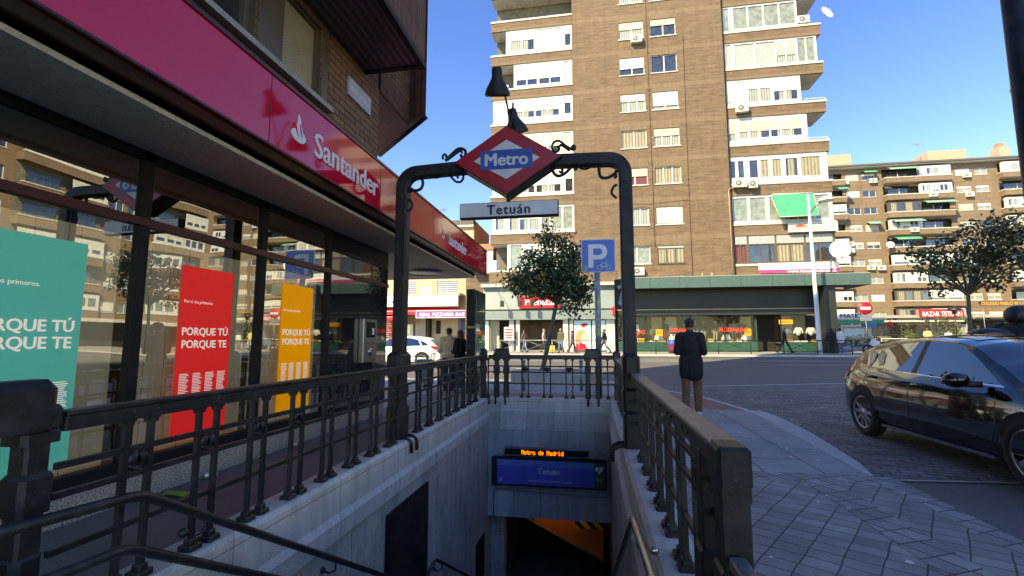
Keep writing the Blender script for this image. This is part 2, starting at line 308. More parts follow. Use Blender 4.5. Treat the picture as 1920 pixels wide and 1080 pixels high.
def holes(mb, T, u0, u1, z0, z1, hs, depth, m, reveal=None, nrm=1):
    """upright wall face with openings; T(u, d, z) -> world, d measured inwards; reveals run `depth` inwards"""
    us = sorted({u0, u1, *[h[0] for h in hs], *[h[1] for h in hs]}); zs = sorted({z0, z1, *[h[2] for h in hs], *[h[3] for h in hs]})
    us = [u for u in us if u0 <= u <= u1]; zs = [z for z in zs if z0 <= z <= z1]
    mb.mat(m)
    for j in range(len(zs) - 1):
        run = None
        for i in range(len(us)):
            solid = False
            if i < len(us) - 1:
                cu, cz = (us[i] + us[i + 1]) / 2, (zs[j] + zs[j + 1]) / 2
                solid = not any(h[0] < cu < h[1] and h[2] < cz < h[3] for h in hs)
            if solid and run is None: run = us[i]
            if not solid and run is not None:
                mb.add([T(run, 0, zs[j]), T(us[i], 0, zs[j]), T(us[i], 0, zs[j + 1]), T(run, 0, zs[j + 1])], [(0, 1, 2, 3)]); run = None
    mb.mat(reveal or m)
    for a, b, c, d in [h[:4] for h in hs]:
        for p, q in (((a, c), (b, c)), ((b, c), (b, d)), ((b, d), (a, d)), ((a, d), (a, c))):
            mb.add([T(p[0], 0, p[1]), T(q[0], 0, q[1]), T(q[0], depth, q[1]), T(p[0], depth, p[1])], [(0, 1, 2, 3)])
FACE_Y = lambda Y: (lambda u, d, z: (u, Y + d, z))             # wall facing -Y (towards the camera)
FACE_MX = lambda X: (lambda u, d, z: (X + d, u, z))            # wall facing -X
def bx3(mb, T, u0, u1, z0, z1, d0, d1): # box in wall space
    P = [T(u, d, z) for d in (d0, d1) for z in (z0, z1) for u in (u0, u1)]
    return mb.add(P, [(0, 1, 3, 2), (4, 6, 7, 5), (0, 4, 5, 1), (2, 3, 7, 6), (0, 2, 6, 4), (1, 5, 7, 3)])
_tc = {}
def text(body, c, right, up, m, w=None, h=None, ext=.006, bold=0, parent=None, name='lettering', shear=0, sp=1.0):
    """lettering fitted to width w and / or height h, centred on c; solid letters with their own thickness"""
    key = (body, ext, bold, shear, sp)
    if key not in _tc:
        cu = bpy.data.curves.new('t', 'FONT'); cu.body = body; cu.extrude = .5; cu.shear = shear; cu.resolution_u = 3; cu.space_character = sp
        cu.align_x = 'CENTER'; to = bpy.data.objects.new('t', cu); COL.objects.link(to); bpy.context.view_layer.update()
        me = bpy.data.meshes.new_from_object(to.evaluated_get(bpy.context.evaluated_depsgraph_get()))
        V0 = [v.co.copy() for v in me.vertices]; F0 = [list(p.vertices) for p in me.polygons]; vs, fs = [], []
        for q, (dx, dy) in enumerate(((0, 0), (-bold, 0), (bold, 0), (0, bold * .7), (0, -bold * .7)) if bold else ((0, 0),)):   # strokes thickened by shifted copies, each a hair behind the last
            fs += [[i + len(vs) for i in f] for f in F0]; vs += [Vector((v.x + dx, v.y + dy, v.z * (1 - .06 * q) - .01 * q)) for v in V0]
        _tc[key] = (vs, fs); bpy.data.objects.remove(to); bpy.data.curves.remove(cu); bpy.data.meshes.remove(me)
    vs, fs = _tc[key]; right = Vector(right).normalized(); up = Vector(up).normalized(); n = right.cross(up)
    x0 = min(v.x for v in vs); x1 = max(v.x for v in vs); y0 = min(v.y for v in vs); y1 = max(v.y for v in vs)
    sx = w / (x1 - x0) if w else None; sy = h / (y1 - y0) if h else None; sx = sx or sy; sy = sy or sx
    c = Vector(c); mb = MB(m); mb.add([c + right * ((v.x - (x0 + x1) / 2) * sx) + up * ((v.y - (y0 + y1) / 2) * sy) + n * (v.z * 2 * ext * .5 + ext * .5) for v in vs], fs)
    return mb.build(name, parent) if parent else mb
def tri_z(y): return 0 if y < 14 else (y - 14) / 19 * .45 if y < 33 else .45 + (y - 33) * .012
# ================================================================ ground, roads, pavements
def rz(y): return -.06 if y <= 14 else -.06 + (y - 14) / 19 * .40 if y < 33 else .34 + (y - 33) * .012
mb = MB('asphalt'); xs = [-400, -60, -2.6, .5, 60, 400]; ys = [-300, -20, .4, 11.25, 14, 17, 20, 24, 28, 33, 50, 100, 600]
for i in range(len(xs) - 1):
    for j in range(len(ys) - 1):
        if i == 2 and j == 2: continue
        a, b, c, d = xs[i], xs[i + 1], ys[j], ys[j + 1]
        mb.add([(a, c, rz(c)), (b, c, rz(c)), (b, d, rz(d)), (a, d, rz(d))], [(0, 1, 2, 3)])
tag(mb.build('road'), kind='structure')
# setts of the side street, a sheet above the asphalt
tag(MB('cobbles').add([(2.7, 5.75, -.054), (14, 6.6, -.054), (14, 18.2, .042), (7.8, 17.2, .017), (3.3, 15.6, -.014), (1.2, 16.2, -.004), (1.2, 14, -.054), (2.7, 10, -.054)], [(0, 1, 2, 3, 4, 5, 6, 7)]).build('cobbled_road'), kind='structure')
mb = MB('road_paint')
for y, x0, x1, w in ((27.6, -8, 5.5, .13), (28.4, 2, 30, .13), (29.3, -22, 60, .14), (25.6, 9, 13.5, .12)):
    mb.add([(x0, y, rz(y) + .006), (x1, y, rz(y) + .006), (x1, y + w, rz(y + w) + .006), (x0, y + w, rz(y + w) + .006)], [(0, 1, 2, 3)])
mb.add([(3.3, 15.55, -.005), (8.2, 17.15, .025), (8.2, 17.25, .028), (3.3, 15.65, -.002)], [(0, 1, 2, 3)])
mb.mat('concrete').add([(3.12, 5.71, -.046), (4.9, 5.87, -.046), (4.9, 5.91, -.046), (3.12, 5.76, -.046)], [(0, 1, 2, 3)])
tag(mb.build('road_markings'), kind='structure')
def pave(name, m, pts, z=0, th=.14): return tag(MB(m).xy(pts, z - th, z).build(name), kind='structure')
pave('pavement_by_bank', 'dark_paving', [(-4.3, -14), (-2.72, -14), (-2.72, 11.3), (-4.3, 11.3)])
pave('pavement_behind_camera', 'slab_paving', [(-2.72, -14), (.62, -14), (.62, .4), (-2.72, .4)])
pave('sett_pavement', 'sett_paving', [(.62, -14), (2.02, -14), (2.05, 5.35), (.62, 5.35)])
pave('pavement_border', 'border_paving', [(2.02, -14), (2.32, -14), (2.34, 5.35), (2.82, 5.40), (2.84, 5.66), (.62, 5.66), (.62, 5.35), (2.05, 5.35)], .003)
pave('pavement_edge', 'sett_paving', [(2.32, -14), (2.60, -14), (2.72, 3.9), (2.82, 5.40), (2.34, 5.35)], -.001)
pave('slab_pavement', 'slab_paving', [(.62, 5.66), (2.80, 5.66), (2.83, 6.3), (2.92, 8.0), (3.0, 9.6), (2.97, 10.4), (.62, 10.5)])
pave('red_pavement', 'red_tactile', [(.62, 10.5), (2.97, 10.4), (2.62, 12.45), (1.95, 14.0), (1.2, 15.2), (.62, 15.6), (.62, 12.7), (-4.3, 12.7), (-4.3, 11.3), (.62, 11.3)])
pave('slab_pavement_street', 'light_slab', [(-60, 12.7), (.62, 12.7), (.62, 15.6), (.9, 15.9), (.3, 17.2), (-60, 17.2)], .003)
pave('pavement_corner', 'light_slab', [(-60, 8), (-4.3, 8), (-4.3, 12.7), (-60, 12.7)], .002)
kb = MB('border_paving').xy([(2.60, -14), (2.84, -14), (2.95, 3.9), (3.02, 5.66), (2.80, 5.66), (2.72, 3.9)], -.14, -.004).mat('kerb_granite')
kb.xy([(2.80, 5.66), (2.84, 5.66), (3.00, 6.3), (3.24, 8.0), (3.34, 9.6), (3.27, 10.4), (2.97, 10.4), (3.0, 9.6), (2.92, 8.0), (2.83, 6.3)], -.14, .004)
kb.xy([(2.97, 10.4), (3.10, 10.4), (2.74, 12.5), (2.05, 14.1), (1.3, 15.35), (.95, 15.95), (.4, 17.35), (-60, 17.35), (-60, 17.2), (.3, 17.2), (.9, 15.9), (1.2, 15.2), (1.95, 14.0), (2.62, 12.45)], -.14, .006)
tag(kb.build('kerb'), kind='structure')
# the far pavement with its kerb
mb = MB('light_slab')
for a, b in ((33.5, 60), (60, 93)):
    mb.add([(-90, a, rz(a) + .13), (120, a, rz(a) + .13), (120, b, rz(b) + .13), (-90, b, rz(b) + .13)], [(0, 1, 2, 3)])
mb.mat('kerb_granite').box(-90, 33.3, .2, 120, 33.5, .474)
tag(mb.build('far_pavement'), kind='structure')

# ================================================================ stairwell
def wallprof(sx):      # section of a side wall: sx = +1 for the left wall (well to its right)
    p = [(-2.72, .08), (-2.475, .08), (-2.44, .05), (-2.44, -.25), (-2.395, -.30), (-2.395, -.46), (-2.43, -.48), (-2.43, -6.2), (-2.72, -6.2)]
    return p if sx > 0 else [(.62 + (-2.72 - x) * 1, z) for x, z in p]
def sidewall(name, label, sx):
    t = thing(name, label, 'wall', ((-2.6 if sx > 0 else .5), 6, 0)); p = wallprof(sx)
    split = lambda a, b: [q for q in p if a <= q[1] <= b]
    x_out = p[0][0]
    mb = MB('granite_coping'); top = [q for q in p[:4]] + [(x_out, -.25)]
    mb.prism(top, lambda q: (q[0], .4, q[1]), lambda q: (q[0], 11.3, q[1])); mb.build('coping', t)
    mb = MB('granite_coping'); led = p[3:6] + [(p[6][0], -.47), (x_out, -.47), (x_out, -.25)]
    mb.prism(led, lambda q: (q[0], .4, q[1]), lambda q: (q[0], 11.0, q[1])); mb.build('ledge', t)
    a = p[6][0]; MB('granite').box(min(a, x_out), .4, -6.2, max(a, x_out), 20 if sx > 0 else 20, -.474).build('wall_face', t)
    return t
sidewall('stairwell_wall', 'speckled granite wall with ledge on the bank side of the stairwell', 1)
sidewall('stairwell_wall', 'granite wall on the road side of the stairwell under the tan topped railing', -1)
t = thing('stairwell_wall', 'blue grey granite end wall above the subway entrance carrying the station sign', 'wall', (-1, 11.1, 0))
mb = MB('granite_header'); mb.box(-2.43, 11.02, -2.55, .33, 11.34, -.28); mb.build('wall_face', t)
mb = MB('granite_header').yz([(11.0, .08), (11.3, .08), (11.3, -.28), (10.985, -.28), (10.985, -.20), (11.0, -.17)], -2.44, .34); mb.build('coping', t)
t = thing('staircase', 'granite steps leading down from the street to the subway entrance', 'staircase', (-1, 2, 0))
mb = MB('concrete'); y, z = 1.55, 0
for k in range(16):
    mb.box(-2.43, y, z - .9, .33, y + .29, z - .165); y += .28; z -= .165
mb.box(-2.43, y, z - .9, .33, y + .95, z); y += .95
for k in range(16):
    mb.box(-2.43, y, z - .9, .33, y + .29, z - .165); y += .28; z -= .165
mb.box(-2.43, y, z - .9, .33, 20, z); mb.box(-2.43, .4, -1, .33, 1.55, -.002); mb.build('steps', t)
t = thing('tunnel', 'dark subway tunnel beyond the end wall with orange panel', 'tunnel', (-1, 15, -5))
MB('brown_tunnel').box(-2.43, 15.6, -6.2, .33, 15.8, -2.5).build('back_wall', t)
MB('brown_tunnel').box(-2.72, 11.34, -2.52, .62, 20, -2.42).build('ceiling', t)
MB('granite_header').box(-2.43, 11.36, -6, -2.12, 11.7, -2.55).build('jamb', t)
MB('orange_panel').xz([(-1.5, -2.43), (.15, -2.43), (.15, -3.74), (-1.5, -2.95)], 11.95, 12.0).build('orange_panel', t)
MB('yellow_trim').tube([(-1.9, 11.92, -2.74), (-1.5, 11.92, -2.95), (.15, 11.92, -3.74)], .028).build('sloping_rail', t)
tl_ = thing('tunnel_lamp', 'warm lamp tube under the tunnel ceiling, hidden behind the end wall', 'lamp', (-.9, 11.5, -2.53)); MB('lamp_warm').tube([(-1.6, 11.50, -2.56), (-.2, 11.50, -2.56)], .025, 8).build('tube', tl_)
MB('hazard_stripe').box(-.50, 11.7, -2.96, .22, 11.74, -2.80).build('hazard_strip', t)
t = thing('notice_case', 'flat black metal notice case fixed to the granite stairwell wall', 'notice case', (-2.42, 6.2, -1.4))
MB('dark_frame').box(-2.43, 5.48, -2.3, -2.40, 6.88, -.64).build('frame', t); MB('black_iron').box(-2.40, 5.54, -2.24, -2.392, 6.82, -.70).build('door', t)
t = thing('vent_panel', 'small dark hatch low on the granite stairwell wall near the entrance', 'hatch', (-2.42, 10.4, -3))
MB('dark_frame').box(-2.43, 9.9, -3.6, -2.405, 10.6, -2.75).build('panel', t)
# ---- signs on the end wall
t = thing('station_sign', 'long blue station sign with white name over the subway entrance', 'sign', (-1.05, 10.95, -1.5))
MB('dark_frame').bbox(-2.32, 10.90, -1.84, .24, 11.018, -1.22, .015).build('case', t)
f = MB('station_blue').box(-2.20, 10.892, -1.80, -.03, 10.90, -1.40).build('name_panel', t)
MB('sky_blue').box(-2.20, 10.889, -1.40, -.03, 10.90, -1.27).build('light_band', t)
MB('dea_green').box(-.025, 10.889, -1.80, .20, 10.90, -1.27).build('defibrillator_panel', t)
MB('sky_blue').box(-2.16, 10.888, -1.76, -2.06, 10.892, -1.65).build('line_badge', t)
text('1', (-2.11, 10.888, -1.705), (1, 0, 0), (0, 0, 1), 'lettering_white', h=.075, parent=t, ext=.002)
text('Tetuán', (-1.03, 10.892, -1.50), (1, 0, 0), (0, 0, 1), 'metro_white', w=.50, bold=.025, parent=t, ext=.004)
text('Acceso/Access General Margallo', (-1.0, 10.892, -1.71), (1, 0, 0), (0, 0, 1), 'metro_white', w=.98, parent=t, ext=.003)
def heart(mb, c, s, y0, y1):
    pts = []
    for k in range(28):
        a = 2 * math.pi * k / 28; pts.append((c[0] + s * .0625 * 16 * math.sin(a) ** 3, c[1] + s * .0625 * (13 * math.cos(a) - 5 * math.cos(2 * a) - 2 * math.cos(3 * a) - math.cos(4 * a))))
    mb.xz(pts, y0, y1); return mb
hh = heart(MB('lettering_white'), (.075, -1.415), .085, 10.884, 10.889)
hh.mat('dea_green').xz([(.095, -1.37), (.045, -1.43), (.075, -1.425), (.06, -1.475), (.11, -1.41), (.08, -1.415)], 10.881, 10.884)
hh.mat('lettering_white').box(.160, 10.884, -1.365, .195, 10.889, -1.353).box(.172, 10.884, -1.377, .184, 10.889, -1.341); hh.build('heart_symbol', t)
text('Espacio cardio\nprotegido', (.085, 10.889, -1.62), (1, 0, 0), (0, 0, 1), 'metro_white', w=.17, parent=t, ext=.002)
t = thing('led_display', 'narrow LED display with orange scrolling letters above the blue station sign', 'display', (-1, 10.95, -1.1))
MB('led_case').bbox(-2.04, 10.92, -1.19, -.14, 11.018, -1.00, .01).build('case', t); MB('led_black').box(-2.02, 10.912, -1.165, -.16, 10.92, -1.035).build('screen', t)
MB('galvanised').bbox(-.135, 10.90, -1.17, .07, 11.018, -1.01, .012).build('junction_box', t)
# dot-matrix lettering
G = {'M': ['10001', '11011', '10101', '10101', '10001', '10001', '10001'], 'e': ['00000', '00000', '01110', '10001', '11111', '10000', '01110'], 't': ['01000', '01000', '11100', '01000', '01000', '01001', '00110'],
     'r': ['00000', '00000', '10110', '11001', '10000', '10000', '10000'], 'o': ['00000', '00000', '01110', '10001', '10001', '10001', '01110'], ' ': ['00000'] * 7, 'd': ['00001', '00001', '01101', '10011', '10001', '10001', '01111'],
     'a': ['00000', '00000', '01110', '00001', '01111', '10001', '01111'], 'i': ['00100', '00000', '01100', '00100', '00100', '00100', '01110']}
mb = MB('led_orange'); x = -1.635; q = .0105
for ch in 'Metro de Madrid':
    for r_, row in enumerate(G[ch]):
        for c_, b in enumerate(row):
            if b == '1': mb.box(x + c_ * q, 10.909, -1.057 - r_ * .0137 - .011, x + c_ * q + .0095, 10.912, -1.057 - r_ * .0137)
    x += 6 * q
mb.build('lettering', t)
t = thing('conduit_pipe', 'thin metal conduit looping under the blue station sign', 'pipe', (-1, 10.95, -2))
MB('galvanised').tube([(.07, 10.97, -1.08), (.20, 10.97, -1.10), (.28, 10.97, -1.2), (.29, 10.97, -1.9), (.25, 10.97, -1.98), (.15, 10.97, -2.0), (-2.15, 10.97, -1.93), (-2.25, 10.97, -1.96), (-2.29, 10.97, -2.05), (-2.29, 10.97, -2.55)], .014, 8).build('pipe', t)
# ---- handrails
def handrail(name, label, runs, brackets=(), m='black_iron', r=.026):
    t = thing(name, label, 'handrail', runs[0][0])
    for pts in runs: MB(m).tube(pts, r, 12).build('rail', t)
    for (x0, y0, z0), dx in brackets:
        MB(m).tube([(x0, y0, z0 - .01), (x0, y0, z0 - .09), (x0 + dx * .5, y0, z0 - .12), (x0 + dx, y0, z0 - .10)], .009, 6).ball((x0 + dx, y0, z0 - .10), .03).build('bracket', t)
    return t
def smooth(pts, k=4, f=.18):
    out = [Vector(pts[0])]
    for i in range(1, len(pts) - 1):
        a, b, c = Vector(pts[i - 1]), Vector(pts[i]), Vector(pts[i + 1]); p = b + (a - b).normalized() * f; q = b + (c - b).normalized() * f
        for j in range(k + 1): s = j / k; out.append(p * (1 - s) ** 2 + b * 2 * s * (1 - s) + q * s * s)
    return out + [Vector(pts[-1])]
handrail('handrail', 'pair of black tubular handrails along the bank side stairwell wall, bent at the top step',
         [smooth([(-2.3, .9, .70), (-2.3, 2.18, .615), (-2.3, 5.6, -1.40)], f=.08), smooth([(-2.3, 1.2, .42), (-2.3, 2.13, .375), (-2.3, 5.6, -1.66)], f=.08)],
         [((-2.3, 4.15, -.545), -.13), ((-2.3, 2.6, .36), -.13)])
handrail('handrail', 'black handrail lower down the stairwell past the notice case', [smooth([(-2.3, 5.9, -1.95), (-2.3, 6.95, -1.74), (-2.3, 11, -4.1)], f=.08)], [((-2.3, 7.25, -1.92), -.13)], r=.024)
handrail('handrail', 'shiny worn steel handrail on the road side of the stairs', [smooth([(.25, .9, .44), (.25, 2.37, .33), (.25, 3.49, .185), (.25, 9.5, -3.05)], f=.10)], [((.25, 3.2, .21), .1)], m='steel', r=.028)

# ================================================================ bank building
B = thing('bank_building', 'brick corner block with a red bank fascia, canopy and reflecting shop windows', 'building', (-5, 2, 0))
MB('plinth_granite').box(-4.45, -8, 0, -4.0, 8.8, .27).build('plinth', B)
fr = MB('dark_frame')
for y in (-5.6, -3.8, -2.0, -.2, 1.95, 3.60, 5.19, 6.68): fr.box(-4.07, y - .05, .27, -3.985, y + .05, 3.12)
fr.box(-4.10, -8, .27, -3.99, 6.61, .36); fr.box(-4.10, -8, 3.04, -3.985, 6.61, 3.12); fr.build('window_frame', B)
MB('deep_red').box(-4.06, -8, 2.43, -3.97, 8.80, 2.50).build('red_rail', B)
ys = [-8, -5.6, -3.8, -2.0, -.2, 1.95, 3.60, 5.19, 6.68]
for a, b in zip(ys, ys[1:]):
    MB('bank_glass').add([(-4.02, a + .06, .34), (-4.02, b - .06, .34), (-4.02, b - .06, 3.06), (-4.02, a + .06, 3.06)], [(0, 1, 2, 3)]).build('window_pane', B)
st = flat('polished_black', (.012, .014, .016), .03, 0, .2, 2, .8, ior=1.7)
MB('polished_black').box(-4.4, 6.745, .27, -3.995, 8.80, 3.12).build('polished_panel', B)
MB('polished_black').box(-9, 8.62, 0, -4.4, 8.80, 3.12).build('side_wall', B)
# interior behind the glass
iw = MB('shadow_room').box(-7.6, -8, .0, -7.5, 6.7, 3.12); iw.mat('dark_room').box(-7.5, -8, 3.06, -4.1, 6.7, 3.12).mat('shadow_room').box(-7.5, -8, .2, -4.1, 6.7, .27).box(-7.5, 6.66, .27, -4.1, 6.7, 3.06); iw.build('banking_hall', B)
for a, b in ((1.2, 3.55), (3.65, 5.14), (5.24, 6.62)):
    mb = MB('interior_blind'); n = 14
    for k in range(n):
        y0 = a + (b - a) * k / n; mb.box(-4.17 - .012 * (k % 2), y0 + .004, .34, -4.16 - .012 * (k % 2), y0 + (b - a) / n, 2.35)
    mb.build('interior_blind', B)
# canopy with its soffit, rim and red fascia
mb = MB('soffit_paint').xy([(-4.4, -8), (-3.14, -8), (-3.14, 12.4), (-3.5, 12.75), (-9.5, 12.75), (-9.5, 8.8), (-4.4, 8.8)], 3.12, 3.20); mb.build('soffit', B)
mb = MB('deep_red').box(-3.14, -8, 3.165, -2.93, 12.8, 3.23); mb.mat('soffit_paint').box(-3.24, -8, 3.08, -3.14, 12.4, 3.19); mb.build('canopy_rim', B)
F = MB('bank_red').xy([(-2.9, -8), (-2.9, 12.85), (-3.02, 12.97), (-9.5, 12.97), (-9.5, 12.80), (-3.05, 12.80), (-3.05, -8)], 3.20, 3.86)
F.mat('deep_red').box(-2.915, -8, 3.862, -2.885, 12.86, 3.895).box(-2.915, -8, 3.18, -2.885, 12.86, 3.198)
for y in (-2, 1.0, 3.74, 6.05, 8.3, 10.4): F.box(-2.9, y, 3.20, -2.897, y + .008, 3.86)
F = F.build('fascia', B)
def flame(c, s, X, parent):
    def cur(a, b, k, w):          # a leaf-like tongue between two points
        P = []; n = 9
        for j in range(n + 1): u = j / n; P.append((a[0] + (b[0] - a[0]) * u - k * math.sin(math.pi * u) - w * math.sin(math.pi * min(1, u * .9 + .1)), a[1] + (b[1] - a[1]) * u))
        for j in range(n, -1, -1): u = j / n; P.append((a[0] + (b[0] - a[0]) * u - k * math.sin(math.pi * u) + w * math.sin(math.pi * min(1, u * .9 + .1)), a[1] + (b[1] - a[1]) * u))
        return P
    mb = MB('lettering_white'); E = []
    for k in range(28): a = 2 * math.pi * k / 28; E.append((.52 * math.cos(a), -.22 + .30 * math.sin(a)))
    th = [0]
    def put(P, d):
        mb.yz([(c[0] + p[0] * s, c[1] + p[1] * s) for p in P], X, X + d)
    put(E, .010); put(cur((-.12, -.1), (-.06, .75), -.08, .13), .013)
    mb.mat('bank_red')
    put(cur((-.30, .28), (-.02, -.30), .05, .035), .016); put(cur((.05, .40), (.22, -.22), .05, .035), .016)
    mb.mat('lettering_white'); put(cur((.26, -.05), (.05, .45), .03, .09), .012)
    mb.build('flame_emblem', parent)
flame((4.17, 3.50), .225, -2.9, F); text('Santander', (-2.9, 5.21, 3.49), (0, 1, 0), (0, 0, 1), 'lettering_white', w=1.52, bold=.012, parent=F, ext=.012)
flame((8.90, 3.48), .15, -2.9, F); text('Santander', (-2.9, 9.95, 3.49), (0, 1, 0), (0, 0, 1), 'lettering_white', w=1.42, bold=.012, parent=F, ext=.012)
# brick storeys
T = lambda u, d, z: (-2.98 - d, u, z)
mb = MB(); wins = [(-3.0, -1.6, 4.06, 4.92), (-1.4, .3, 4.06, 4.92), (.55, 3.58, 4.06, 4.92), (3.96, 4.62, 4.06, 4.92)]
holes(mb, T, -30, 6.1, 3.86, 5.0, wins, .16, 'bank_brick', 'brown_frame')
mb.mat('bank_brick').add([(-2.98, 6.1, 3.86), (-9, 7.6, 3.86), (-9, 7.6, 5.0), (-2.98, 6.1, 5.0)], [(0, 1, 2, 3)]); mb.build('brick_wall', B)
MB('bank_brick').box(-9, -30, 5.0, -3.0, 6.1, 34).build('upper_wall', B)  # height and depth of the unseen storeys shaped for their shadow on the street
MB('concrete').box(-3.14, -4, 4.0, -2.90, 4.79, 4.055).build('sill', B)
mb = MB('dark_frame').box(-3.15, -3.0, 4.06, -3.13, 4.62, 4.92); mb.build('window_back', B)
for a, b in ((-3.0, -1.6), (-1.4, .3)): MB('pane').box(-3.12, a, 4.06, -3.10, b, 4.92).build('upper_window', B)
w = MB('pane').box(-3.10, .55, 4.06, -3.09, 3.58, 4.92).build('upper_window', B)
for a, b in ((.55, .62), (2.02, 2.12), (2.86, 2.94), (3.5, 3.58)): MB('brown_frame').box(-3.089, a, 4.06, -3.03, b, 4.92).build('mullion', w)
w = MB(); holes(w, lambda u, d, z: (-3.02 - d, u, z), 3.96, 4.62, 4.06, 4.92, [(3.99, 4.59, 4.09, 4.90)], .11, 'brown_frame'); w = w.build('upper_window', B)
MB('shutter_slats').box(-3.09, 3.99, 4.20, -3.06, 4.59, 4.92).build('roller_shutter', w)
MB('brown_frame').box(-3.0, 3.60, 4.056, -2.965, 3.95, 5.0).build('window_pier', B); MB('brown_frame').box(-3.0, 4.64, 4.056, -2.97, 4.76, 5.0).build('window_pier', B)
# first bay, hanging over the pavement
mb = MB('bank_soldier').box(-3.0, -1.2, 5.03, -2.14, 5.66, 34); mb.mat('dark_frame').box(-2.20, -1.2, 4.985, -2.125, 5.675, 5.05).box(-3.0, 5.60, 4.985, -2.20, 5.675, 5.05); bay = mb.build('bay', B)
MB('soffit_boards').box(-3.0, -1.2, 5.0, -2.20, 5.60, 5.028).build('soffit_boards', bay)
P = [(-2.985, 6.1), (-2.985, 7.19), (-2.62, 7.03), (-4.05, 8.40), (-9, 8.40), (-9, 6.1)]
mb = MB('bank_soldier').xy(P, 5.03, 34); mb.mat('dark_frame').tube([(-2.62, 7.03, 5.0), (-4.05, 8.40, 5.0)], .045, 4).tube([(-2.985, 6.12, 5.0), (-2.985, 7.19, 5.0)], .025, 4); bay = mb.build('bay', B)
MB('bank_soldier').box(-2.99, 6.1, 4.97, -2.965, 7.19, 5.32).build('soldier_course', bay)
MB('bank_brick').box(-2.986, 6.1, 5.32, -2.972, 7.19, 12).build('brick_face', bay)
MB('back_soffit_boards').xy(P, 5.0, 5.028).build('soffit_boards', bay)
t = thing('ceiling_lamp', 'round white lamp sunk into the grey canopy soffit of the bank', 'lamp', (-4.15, 11.2, 3.1))
MB('lamp_glow').lathe([(.0, -.03), (.34, -.035), (.40, -.01)], (-4.15, 11.2, 3.10), 24).build('diffuser', t); MB('galvanised').lathe([(.38, 0), (.40, -.05), (.46, -.04), (.48, .02)], (-4.15, 11.2, 3.10), 24).build('rim', t)
# street name plate, cash machine, posters, litter
t = thing('street_name_plate', 'worn tiled street name plate high on the brick corner', 'sign', (-2.97, 5.5, 4.55))
MB('plate_tile').box(-2.98, 5.20, 4.46, -2.955, 5.80, 4.70).build('plate', t); text('Bravo Murillo', (-2.955, 5.5, 4.57), (0, 1, 0), (0, 0, 1), 'lettering_white', w=.48, parent=t, ext=.004)
t = thing('cash_machine', 'grey metal cash machine set in the polished black bank wall', 'cash machine', (-4, 7.95, 1.4))
MB('led_case').bbox(-4.0, 7.68, 1.02, -3.90, 8.20, 1.78, .015).build('case', t)
MB('dark_frame').box(-3.90, 7.78, 1.45, -3.893, 8.10, 1.72).build('screen', t); MB('galvanised').yz([(7.74, 1.36), (8.14, 1.36), (8.14, 1.40), (7.74, 1.40)], -3.90, -3.80).build('keypad_shelf', t)
MB('steel').lathe([(.0, .012), (.07, .012), (.075, 0)], (-3.90, 7.94, 1.2), 16, 'x').build('dispenser_ring', t); MB('lettering_white').box(-3.90, 7.98, 1.5, -3.889, 8.06, 1.62).build('sticker', t)
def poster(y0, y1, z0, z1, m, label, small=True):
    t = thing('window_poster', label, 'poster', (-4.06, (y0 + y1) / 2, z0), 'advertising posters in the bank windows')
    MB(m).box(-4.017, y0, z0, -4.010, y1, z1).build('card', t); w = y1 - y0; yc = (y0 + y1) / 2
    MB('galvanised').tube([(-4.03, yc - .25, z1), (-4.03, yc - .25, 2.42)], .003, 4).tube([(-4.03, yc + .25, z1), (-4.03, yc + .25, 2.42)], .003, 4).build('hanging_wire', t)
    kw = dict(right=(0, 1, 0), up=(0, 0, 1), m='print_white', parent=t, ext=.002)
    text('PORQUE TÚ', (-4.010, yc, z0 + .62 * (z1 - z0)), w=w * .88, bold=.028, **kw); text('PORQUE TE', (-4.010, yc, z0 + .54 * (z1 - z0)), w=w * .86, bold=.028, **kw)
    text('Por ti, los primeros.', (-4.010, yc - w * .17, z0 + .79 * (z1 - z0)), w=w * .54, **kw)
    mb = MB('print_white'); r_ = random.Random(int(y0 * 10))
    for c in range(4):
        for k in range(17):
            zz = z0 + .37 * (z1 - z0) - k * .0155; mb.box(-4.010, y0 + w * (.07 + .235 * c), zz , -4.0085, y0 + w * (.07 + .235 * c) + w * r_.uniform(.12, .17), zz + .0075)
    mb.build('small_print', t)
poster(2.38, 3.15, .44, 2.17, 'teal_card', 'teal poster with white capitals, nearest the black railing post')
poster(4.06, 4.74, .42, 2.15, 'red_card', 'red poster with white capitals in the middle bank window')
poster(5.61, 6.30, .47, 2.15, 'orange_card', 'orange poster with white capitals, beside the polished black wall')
t = thing('litter', 'crumpled lime green wrapper on the dark pavement below the red poster', 'litter', (-3.73, 3.88, 0)); mb = MB('litter_green')
mb.add([(-3.85, 3.78, .005), (-3.74, 3.80, .05), (-3.62, 3.86, .01), (-3.60, 3.98, .04), (-3.72, 4.0, .012), (-3.84, 3.9, .045)], [(0, 1, 5), (1, 2, 5), (2, 4, 5), (2, 3, 4)]); mb.build('wrapper', t)
for i, (x, y, l) in enumerate(((-3.88, 4.44, 'crushed drink can lying by the bank plinth under the red poster'), (-3.93, 5.86, 'crushed drink can lying by the bank plinth under the orange poster'))):
    t = thing('drink_can', l, 'can', (x, y, 0)); MB('litter_can').tube([(x - .03, y - .05, .035), (x - .02, y - .03, .036), (x + .02, y + .03, .028), (x + .03, y + .05, .033)], [.028, .033, .03, .026], 10).build('can', t)
t = thing('folded_cloth', 'blue and white cloth bundle on the sill below the roller shutter', 'cloth', (-3.05, 4.15, 4.06))
MB('blue_cloth').ball((-3.02, 4.13, 4.10), .06, .07, .05).mat('lettering_white').ball((-3.02, 4.25, 4.09), .05, .06, .035).build('bundle', t)
